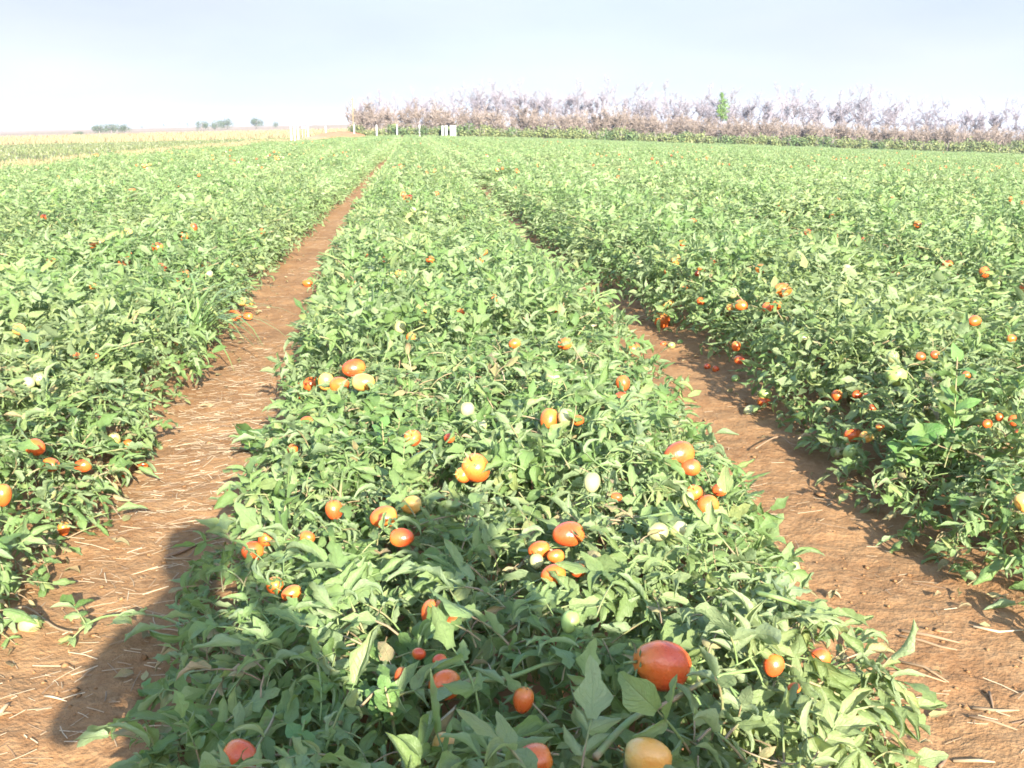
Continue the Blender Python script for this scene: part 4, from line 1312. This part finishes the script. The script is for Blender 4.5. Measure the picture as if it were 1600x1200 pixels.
def leafy(rng, lobes, nleaf, size):
    """leaf faces spread unevenly through several lobes"""
    mb = MB()
    for _ in range(nleaf):
        (cx, cy, cz, rx, rz) = rng.choice(lobes)
        d = Vector((rng.gauss(0, 1), rng.gauss(0, 1), rng.gauss(0, 1))).normalized()
        rr = rng.random() ** 0.45 * rng.choice((1.0, 1.0, 0.8, 1.15))
        p = Vector((cx + d.x * rx * rr, cy + d.y * rx * rr, max(0.03, cz + d.z * rz * rr)))
        nrm = (d + Vector((rng.gauss(0, 0.6), rng.gauss(0, 0.6), rng.gauss(0.3, 0.6)))).normalized()
        a = nrm.orthogonal().normalized(); a.rotate(Quaternion(nrm, rng.uniform(0, 6.28))); b = nrm.cross(a)
        s = size * rng.uniform(0.6, 1.4)
        mb.add([p - a * s, p + b * s * 0.5, p + a * s, p - b * s * 0.5], [(0, 1, 2, 3)], rng.random())
    return mb
BUSH = []
for i in range(6):
    lob = [(brg.uniform(-1.0, 1.0), brg.uniform(-0.4, 0.4), brg.uniform(0.45, 1.2), brg.uniform(0.5, 0.8), brg.uniform(0.4, 0.7)) for _ in range(7)]
    mbt = MB()
    for k in range(7):
        a = brg.uniform(0, 6.28); mbt.tube([(0.25 * math.cos(a), 0.2 * math.sin(a), -0.1), (0.6 * math.cos(a), 0.4 * math.sin(a), 0.7), (0.95 * math.cos(a), 0.5 * math.sin(a), 1.3)], [0.03, 0.022, 0.01], 4)
    BUSH.append((mbt.mesh('stems', M_BARK), leafy(brg, lob, 900, 0.11).mesh('foliage', M_BUSH), leafy(brg, lob, 900, 0.11).mesh('foliage', M_BUSHD)))

def belt_y(px):       # the front of the belt runs almost square to the rows
    return 151.5
def build(name, parts, loc, rz, sc, label, cat, group):
    root = empty(name, loc); root.rotation_euler = (0, 0, rz); root.scale = sc
    tag(root, label, cat, group)
    for nm, me, kd in parts:
        o = link(nm, me, root)
        if kd: o['kind'] = kd
    return root
kb = random.Random(17)
# green hedge in front
px = 556
while px < 1660:
    y = 152.5 + kb.uniform(-0.5, 0.8); p = at_depth(px, y)
    s = kb.uniform(1.1, 1.5) * (0.9 if px < 700 else 1.0)
    v = kb.choice(BUSH); dark = kb.random() < 0.22
    build('bush', [('stems', v[0], None), ('foliage', v[2] if dark else v[1], 'stuff')], p, kb.uniform(0, 6.28), (s * 1.15, s, s * kb.uniform(0.8, 1.15)),
          'dark green bush in the hedge at the far end of the field' if dark else 'yellow green bush in the hedge at the far end of the field', 'bush', 'bushes of the far hedge')
    px += kb.uniform(8.5, 13.0)
# brown leafless scrub behind
px = 552; row = 0
for row, (dy, st) in enumerate(((3.2, 17), (5.5, 17))):
    px = 556 + row * 8
    while px < 1680:
        y = 152 + dy + kb.uniform(-0.8, 0.8); p = at_depth(px, y)
        top = np.interp(px, [550, 640, 800, 1000, 1100, 1300, 1600], [150, 150, 152, 160, 172, 180, 190]) + kb.uniform(-3, 5)
        basepy = to_px(p)[1]; H = (basepy - top) * y / FPX * 1.0
        s = max(0.55, H / 4.9) * kb.uniform(0.9, 1.1)
        if row == 1 and px < 900:
            px += st; continue
        v = kb.choice(SCRUB)
        build('bare_shrub', [('branches', v[0], None), ('twigs', v[1], 'stuff')], p, kb.uniform(0, 6.28), (s * 1.0, s, s), 'leafless brown thicket shrub behind the green hedge', 'shrub', 'leafless brown shrubs behind the hedge')
        px += kb.uniform(0.75, 1.25) * st * max(0.8, s)
# tall leafless trees
for row, (dy, st) in enumerate(((7.5, 17), (10.5, 20))):
    px = 560 + row * 9
    while px < 1640:
        y = 152 + dy + kb.uniform(-1, 1); p = at_depth(px, y)
        top = np.interp(px, [550, 600, 680, 730, 800, 1000, 1150, 1350, 1430, 1500, 1600], [152, 150, 146, 134, 134, 139, 147, 144, 158, 156, 162]) + kb.uniform(1, 6)
        H = (to_px(p)[1] - top) * y / FPX
        s = H / 8.4
        v = kb.choice(BARE)
        build('bare_tree', [('trunk', v[0], None), ('crown', v[1], 'stuff')], p, kb.uniform(0, 6.28), (s * kb.uniform(0.8, 1.05), s, s * kb.uniform(0.95, 1.08)), 'tall leafless pale grey tree of the far tree belt', 'tree', 'tall leafless trees of the far belt')
        px += kb.uniform(0.6, 1.4) * st
# the one tree in leaf
p = at_depth(1128, 158.0)
t_ = MB(); t_.tube([(0, 0, -0.1), (0.05, 0, 1.8), (-0.05, 0.05, 3.6), (0, 0, 5.4)], [0.13, 0.11, 0.08, 0.03], 7)
for k in range(7):
    a = k * 2.4; t_.tube([(0, 0, 3.2 + 0.3 * k), (0.5 * math.cos(a), 0.5 * math.sin(a), 3.7 + 0.3 * k), (0.8 * math.cos(a), 0.8 * math.sin(a), 4.1 + 0.3 * k)], [0.04, 0.03, 0.015], 4)
zt = (to_px(p)[1] - 147) * 158 / FPX
lob = [(0.0, 0.1, zt - 3.3, 0.75, 0.5), (0.35, 0.0, zt - 3.7, 0.6, 0.45), (-0.15, 0, zt - 0.5, 0.35, 0.55), (0.1, 0.1, zt - 1.3, 0.7, 0.6), (0.45, 0, zt - 1.9, 0.75, 0.55), (-0.2, 0, zt - 2.2, 0.8, 0.5), (0.3, 0.2, zt - 2.7, 0.8, 0.45), (-0.5, 0.1, zt - 2.8, 0.5, 0.35)]
build('leafy_tree', [('trunk', t_.mesh('trunk', M_BARK), None), ('crown', leafy(brg, lob, 1500, 0.11).mesh('crown', M_TREEG), None)], p, 0, (1, 1, 1), 'only tree in green leaf, rising out of the leafless far belt', 'tree', None)
# dry undergrowth at the hedge foot
def g_foot(N):
    px = RNG.uniform(556, 1660, N); y = 151.2 + RNG.random(N) * 1.2
    dx = np.array([ray(float(q), 185).x / ray(float(q), 185).y for q in px])
    return dx * y, y
M_FOOT = simple('hedge_foot_litter', (0.20, 0.145, 0.115), (0.30, 0.225, 0.18), 0.5, 0.9, 0.05, 0)
grass_stuff('undergrowth', 9000, g_foot, 0.62, M_FOOT, 'brown dry undergrowth at the foot of the far hedge')

# ------------------------------------------------------------------ far trees on the left
def far_tree(px, py_base, w, h, D, label, group, small=False):
    d = ray(px, py_base); k = D / d.y; q = CAMP + d * k
    q.z = terr1(q.x, q.y)
    W, H = w * D / FPX, h * D / FPX
    # stand it on the land, tall enough to reach its height in view
    H2 = max(H * 0.8, (CAM_H + (d.z * k)) - q.z + H)
    r = random.Random(int(px))
    lob = [(r.uniform(-0.33, 0.33) * W, r.uniform(-0.2, 0.2) * W, H2 * r.uniform(0.28, 0.62), W * r.uniform(0.17, 0.27), H2 * r.uniform(0.24, 0.34)) for _ in range(12)]
    lob += [(0, 0, H2 * 0.66, W * 0.3, H2 * 0.32)]
    t_ = MB(); t_.tube([(0, 0, -0.3), (0.02 * W, 0, H2 * 0.35), (0, 0, H2 * 0.7)], [W * 0.035, W * 0.028, W * 0.01], 6)
    for k2 in range(4):
        a = k2 * 1.7; t_.tube([(0, 0, H2 * 0.3), (0.16 * W * math.cos(a), 0.16 * W * math.sin(a), H2 * 0.5), (0.28 * W * math.cos(a), 0.28 * W * math.sin(a), H2 * 0.65)], [W * 0.018, W * 0.013, W * 0.006], 4)
    build('broad_tree', [('trunk', t_.mesh('trunk', M_BARK), None), ('crown', leafy(r, lob, 260 if small else 1300, W * (0.05 if small else 0.028)).mesh('crown', M_FARTREE), None)], q, 0, (1, 1, 1), label, 'tree', group)
G = 'trees on the far left plain'
far_tree(155, 205, 26, 13, 420, 'grey green round tree, left one of the leftmost trio on the plain', G)
far_tree(174, 204, 26, 14, 424, 'grey green round tree, middle and tallest of the leftmost trio on the plain', G)
far_tree(193, 204, 22, 12, 428, 'grey green round tree, right one of the leftmost trio on the plain', G)
far_tree(123, 209, 16, 5, 380, 'low grey bush at the left of the leftmost trio of trees', G)
far_tree(316, 197, 23, 11, 520, 'round dark tree left of the broad twin crowned trees on the plain', G)
far_tree(338, 197, 20, 11, 520, 'half hidden round crown joined to the tallest plain tree', G)
far_tree(355, 197, 26, 15, 530, 'tallest round tree right of the joined crowns on the plain', G)
far_tree(400, 195, 26, 13, 540, 'round tree standing alone between the joined crowns and the white posts', G)
far_tree(430, 194, 12, 7, 560, 'small round tree just left of the white posts', G)
for i, (px, py, w, h) in enumerate(((279, 190.5, 7, 4), (292, 190, 8, 4), (256, 193, 7, 3), (221, 199, 6, 4))):
    far_tree(px, py, w, h, 1100, 'tiny dark tree on the skyline of the left hills', 'tiny trees on the skyline', True)

# ------------------------------------------------------------------ posts and white boxes at the field end
M_WHITE = simple('white_paint', (0.30, 0.295, 0.28), (0.38, 0.375, 0.36), 4, 0.6, 0.3, 0.1, False)
M_POLE = simple('weathered_pole', (0.20, 0.15, 0.08), (0.27, 0.21, 0.12), 4, 0.8, 0.1)
M_GREY = simple('grey_metal', (0.30, 0.30, 0.30), (0.40, 0.40, 0.40), 4, 0.5, 0.4, 0.1)
def post(px, top, base, D, w, label, name='fence_post', lean=0.0):
    d = ray(px, base); k = D / d.y
    x = d.x * k; q = Vector((x, D, terr1(x, D)))
    zt = CAM_H + ray(px, top).z * D / ray(px, top).y
    H = max(0.5, zt - q.z); r = w * D / FPX / 2
    root = empty(name, q); root.rotation_euler = (0, lean, 0); tag(root, label, 'post', 'white posts along the far track')
    mb = MB(); V = []
    for z, s in ((-0.25, 1), (H - r * 0.5, 1), (H, 0.7)):
        V += [(-r * s, -r * s, z), (r * s, -r * s, z), (r * s, r * s, z), (-r * s, r * s, z)]
    F = [(3, 2, 1, 0), (8, 9, 10, 11)] + [(i * 4 + k, i * 4 + (k + 1) % 4, i * 4 + 4 + (k + 1) % 4, i * 4 + 4 + k) for i in range(2) for k in range(4)]
    mb.add(V, F); link('shaft', mb.mesh('shaft', M_WHITE, False), root)
    mb = MB()
    for zz in (0.35, 0.6, 0.85): mb.tube([(-r * 1.3, -r * 1.12, H * zz), (r * 1.3, -r * 1.12, H * zz)], 0.012, 4)
    link('wire_staples', mb.mesh('wire_staples', M_GREY), root)
post(455, 193, 208, 142, 2.2, 'white post, first from the left in the group at the track')
post(460.5, 191, 208, 143, 2.2, 'white post, second from the left in the group at the track')
post(466, 193, 208, 145, 2.2, 'white post, third and widest in the group at the track')
post(481.5, 196, 208, 143, 2.2, 'white post right of the white drum at the track')
post(509, 197, 204, 146, 2.0, 'short white post behind the orange earth bank')
post(553.5, 195, 205, 148, 2.2, 'white post at the foot of the tall pole')
post(588.5, 195, 204, 150.6, 2.0, 'white post in front of the hedge, first right of the tall pole')
post(620.5, 195, 204, 150.6, 2.0, 'white post in front of the hedge, second right of the tall pole')
post(655.5, 195, 204, 150.6, 2.0, 'white post in front of the hedge, just left of the white boxes')
# white drum
def drum(px, py, D):
    d = ray(px, py); k = D / d.y; x = d.x * k; zc = CAM_H + d.z * k
    q = Vector((x, D, terr1(x, D)))
    root = empty('drum', q); tag(root, 'white drum on its side on a low stand between white posts', 'drum')
    z = max(0.4, zc - q.z); mb = MB(); r = 0.17
    pr_ = [(-0.30, 0.02), (-0.29, r * 0.95), (-0.24, r), (-0.10, r), (-0.09, r * 1.05), (-0.07, r), (0.07, r), (0.09, r * 1.05), (0.10, r), (0.24, r), (0.29, r * 0.95), (0.30, 0.02)]
    V, F = [], []
    for a, rr in pr_:
        for k2 in range(14): t = 2 * math.pi * k2 / 14; V.append((a, rr * math.cos(t), z + rr * math.sin(t)))
    for i in range(len(pr_) - 1):
        for k2 in range(14): F.append((i * 14 + k2, i * 14 + (k2 + 1) % 14, (i + 1) * 14 + (k2 + 1) % 14, (i + 1) * 14 + k2))
    mb.add(V, F); link('barrel', mb.mesh('barrel', M_WHITE), root)
    for sx in (-0.2, 0.2):
        mb = MB()
        mb.tube([(sx, -0.16, -0.1), (sx, 0, z - r * 0.85)], 0.02, 5); mb.tube([(sx, 0.16, -0.1), (sx, 0, z - r * 0.85)], 0.02, 5)
        link('stand_leg', mb.mesh('stand_leg', M_GREY), root)
drum(474.5, 200, 144)
def tall_pole():
    p = at_depth(552, 149.5); zt = CAM_H + ray(551, 152).z * 149.5 / ray(551, 152).y
    H = zt - p.z
    root = empty('pole', p); tag(root, 'tall weathered wooden pole at the left end of the far tree belt', 'pole')
    mb = MB(); mb.tube([(0, 0, -0.3), (-0.03, 0, H * 0.5), (0.0, 0, H)], [0.09, 0.08, 0.06], 8)
    link('shaft', mb.mesh('shaft', M_POLE), root)
    mb = MB(); mb.tube([(-0.25, 0, H - 0.25), (0.25, 0, H - 0.25)], 0.035, 5); link('crossbar', mb.mesh('crossbar', M_POLE), root)
tall_pole()
def hive(px, w, top, D, label):
    p = at_depth(px, D); W = w * D / FPX; H = CAM_H + ray(px, top).z * D / ray(px, top).y - p.z
    root = empty('white_box', p); tag(root, label, 'box', 'white boxes in front of the hedge')
    def bx(x0, x1, y0, y1, z0, z1):
        mb = MB(); V = [(x, y, z) for z in (z0, z1) for x, y in ((x0, y0), (x1, y0), (x1, y1), (x0, y1))]
        mb.add(V, [(3, 2, 1, 0), (4, 5, 6, 7)] + [(k, (k + 1) % 4, 4 + (k + 1) % 4, 4 + k) for k in range(4)]); return mb
    link('body', bx(-W / 2, W / 2, -0.28, 0.28, 0.12, H * 0.92).mesh('body', M_WHITE, False), root)
    link('lid', bx(-W / 2 - 0.03, W / 2 + 0.03, -0.32, 0.32, H * 0.92 + 0.003, H).mesh('lid', M_WHITE, False), root)
    for sx in (-1, 1): 
        m = bx(-0.05, 0.05, -0.26, 0.26, -0.1, 0.118); o = link('foot', m.mesh('foot', M_GREY, False), root, (sx * W * 0.36, 0, 0))
hive(691.5, 3.4, 196.5, 150.2, 'narrow white box, leftmost of three in front of the hedge')
hive(697.0, 3.4, 196, 150.4, 'narrow white box, middle one of three in front of the hedge')
hive(707.5, 9.0, 196, 149.8, 'widest white box, rightmost of three in front of the hedge')

# ------------------------------------------------------------------ the photographer, whose shadow falls over the near leaves
def person(bx, by, hs, camera_up, label, colour):
    base = Vector((bx, by, terr1(bx, by)))
    root = empty('person', base); tag(root, label, 'person'); root.scale = (hs, hs, hs)
    def skin(name, pts, edges, rads, mat, sub=2, rootv=0):
        me = bpy.data.meshes.new(name); me.from_pydata(pts, edges, []); me.materials.append(mat)
        o = link(name, me, root)
        m = o.modifiers.new('skin', 'SKIN'); m.use_smooth_shade = True
        sv = me.skin_vertices[0].data
        for i, r in enumerate(rads): sv[i].radius = (r, r) if not isinstance(r, tuple) else r
        sv[rootv].use_root = True
        s = o.modifiers.new('sub', 'SUBSURF'); s.levels = sub; s.render_levels = sub
        return o
    skinm = simple('skin', (0.42, 0.25, 0.17), (0.48, 0.30, 0.21), 6, 0.55, 0.3, 0.05)
    cloth = simple('shirt_cloth', colour, tuple(q * 1.15 for q in colour), 40, 0.85, 0.1)
    jean = simple('trouser_cloth', (0.06, 0.08, 0.13), (0.09, 0.11, 0.17), 40, 0.85, 0.1)
    hair = simple('hair', (0.02, 0.015, 0.012), (0.035, 0.025, 0.02), 60, 0.6, 0.3)
    pts = [(0, 0, 0.94), (0, 0, 1.12), (0, 0.0, 1.30), (0, 0.0, 1.40), (0, 0.01, 1.47), (0, 0.02, 1.54), (0, 0.025, 1.62), (0, 0.02, 1.70),
           (-0.18, 0, 1.37), (-0.34, 0.06, 1.16), (-0.17, 0.26, 1.36), (-0.09, 0.34, 1.43),
           (0.18, 0, 1.37), (0.34, 0.06, 1.16), (0.17, 0.26, 1.36), (0.09, 0.34, 1.43),
           (-0.10, 0, 0.88), (-0.12, 0.02, 0.48), (-0.13, -0.02, 0.09), (-0.13, 0.13, 0.035),
           (0.10, 0, 0.88), (0.12, 0.02, 0.48), (0.13, -0.02, 0.09), (0.13, 0.13, 0.035)]
    if not camera_up:
        for i0, sg in ((9, -1), (13, 1)):
            pts[i0] = (sg * 0.25, -0.03, 1.10); pts[i0 + 1] = (sg * 0.27, 0.05, 0.87); pts[i0 + 2] = (sg * 0.265, 0.07, 0.80)
    edges = [(0, 1), (1, 2), (2, 3), (3, 4), (4, 5), (5, 6), (6, 7), (3, 8), (8, 9), (9, 10), (10, 11), (3, 12), (12, 13), (13, 14), (14, 15), (0, 16), (16, 17), (17, 18), (18, 19), (0, 20), (20, 21), (21, 22), (22, 23)]
    rads = [(0.17, 0.12), (0.165, 0.12), (0.19, 0.125), (0.14, 0.09), 0.058, 0.088, 0.098, 0.075, 0.068, 0.05, 0.036, 0.032, 0.068, 0.05, 0.036, 0.032, 0.10, 0.068, 0.046, 0.036, 0.10, 0.068, 0.046, 0.036]
    skin('body', pts, edges, rads, skinm)
    skin('shirt', [pts[0], pts[1], pts[2], (0, 0, 1.39), pts[8], tuple(Vector(pts[8]).lerp(Vector(pts[9]), 0.6)), pts[12], tuple(Vector(pts[12]).lerp(Vector(pts[13]), 0.6))], [(0, 1), (1, 2), (2, 3), (3, 4), (4, 5), (3, 6), (6, 7)], [(0.195, 0.14), (0.185, 0.135), (0.205, 0.14), (0.15, 0.105), 0.085, 0.072, 0.085, 0.072], cloth)
    skin('trousers', [(0, 0, 0.96), (-0.10, 0, 0.86), (-0.12, 0.02, 0.48), (-0.13, -0.02, 0.12), (0.10, 0, 0.86), (0.12, 0.02, 0.48), (0.13, -0.02, 0.12)], [(0, 1), (1, 2), (2, 3), (0, 4), (4, 5), (5, 6)], [(0.19, 0.14), 0.115, 0.085, 0.07, 0.115, 0.085, 0.07], jean)
    for sx in (-1, 1):
        hb = [(sx * 0.09, 0.34, 1.43), (sx * 0.075, 0.37, 1.47)]; hp, he, hr = list(hb), [(0, 1)], [0.03, 0.03]
        for f in range(4):
            b = len(hp); z = 1.50 - f * 0.02
            hp += [(sx * 0.07, 0.39, z), (sx * 0.045, 0.425, z + 0.012), (sx * (0.02 + 0.004 * f), 0.43, z + 0.012)]; hr += [0.010, 0.009, 0.008]; he += [(1, b), (b, b + 1), (b + 1, b + 2)]
        b = len(hp); hp += [(sx * 0.06, 0.35, 1.44), (sx * 0.035, 0.36, 1.425)]; hr += [0.011, 0.010]; he += [(1, b), (b, b + 1)]
        if not camera_up:
            w = Vector(pts[11 if sx < 0 else 15]); hp, he, hr = [tuple(w), tuple(w + Vector((0, 0.015, -0.05)))], [(0, 1)], [0.026, 0.030]
            for f in range(4):
                b = len(hp); o_ = w + Vector((0, 0.035 - f * 0.019, -0.085)); ln = (0.032, 0.038, 0.036, 0.028)[f]
                hp += [tuple(o_), tuple(o_ + Vector((-sx * 0.006, 0.004, -ln))), tuple(o_ + Vector((-sx * 0.018, 0.006, -ln * 1.75)))]; hr += [0.010, 0.009, 0.008]; he += [(1, b), (b, b + 1), (b + 1, b + 2)]
            b = len(hp); hp += [tuple(w + Vector((-sx * 0.012, 0.045, -0.04))), tuple(w + Vector((-sx * 0.02, 0.055, -0.075)))]; hr += [0.011, 0.009]; he += [(0, b), (b, b + 1)]
        skin('hand', hp, he, hr, skinm, 1)
    lob = MB()
    for i in range(9):
        pass
    V, F = [], []
    for i in range(9):
        a = math.pi * 0.62 * i / 8
        for k in range(16):
            t = 2 * math.pi * k / 16
            r = math.sin(a); back = 1.0 if math.sin(t) < 0.2 else 0.86
            V.append((0.112 * r * math.cos(t), 0.01 + 0.122 * r * math.sin(t) * back, 1.655 + 0.125 * math.cos(a) + (0.07 if (i > 5 and math.sin(t) > 0.3) else 0)))
    for i in range(8):
        for k in range(16): F.append((i * 16 + k, (i + 1) * 16 + k, (i + 1) * 16 + (k + 1) % 16, i * 16 + (k + 1) % 16))
    lob.add(V, F); link('hair', lob.mesh('hair', hair), root)
person(-0.02, -0.42, 1.0, True, 'person with raised arms at the near bed end, left of two casting the foreground shadow', (0.32, 0.35, 0.40))
person(0.66, -0.50, 1.03, False, 'person with lowered arms at the near bed end, right of two casting the foreground shadow', (0.40, 0.36, 0.28))

# ------------------------------------------------------------------ haze
if HAZE:
    t = NT('haze_air'); pv = t.new('ShaderNodeVolumePrincipled')
    pv.inputs['Density'].default_value = HAZE_DENSITY
    pv.inputs['Color'].default_value = (0.93, 0.95, 1.0, 1)
    pv.inputs['Anisotropy'].default_value = 0.2
    t.ln(pv.outputs[0], t.out.inputs['Volume'])
    zlo = float(terr(np.array([-1700., 1700., 0, 1700]), np.array([2400., 2400., 2400, 0])).min()) - 4
    x0, x1, y0, y1, z0, z1 = -1760, 1760, -60, 2460, zlo, 11.0
    V = [(x, y, z) for z in (z0, z1) for x, y in ((x0, y0), (x1, y0), (x1, y1), (x0, y1))]
    mb = MB(); mb.add(V, [(3, 2, 1, 0), (4, 5, 6, 7)] + [(k, (k + 1) % 4, 4 + (k + 1) % 4, 4 + k) for k in range(4)])
    o = link('haze', mb.mesh('haze', t.m, False)); o['kind'] = 'stuff'
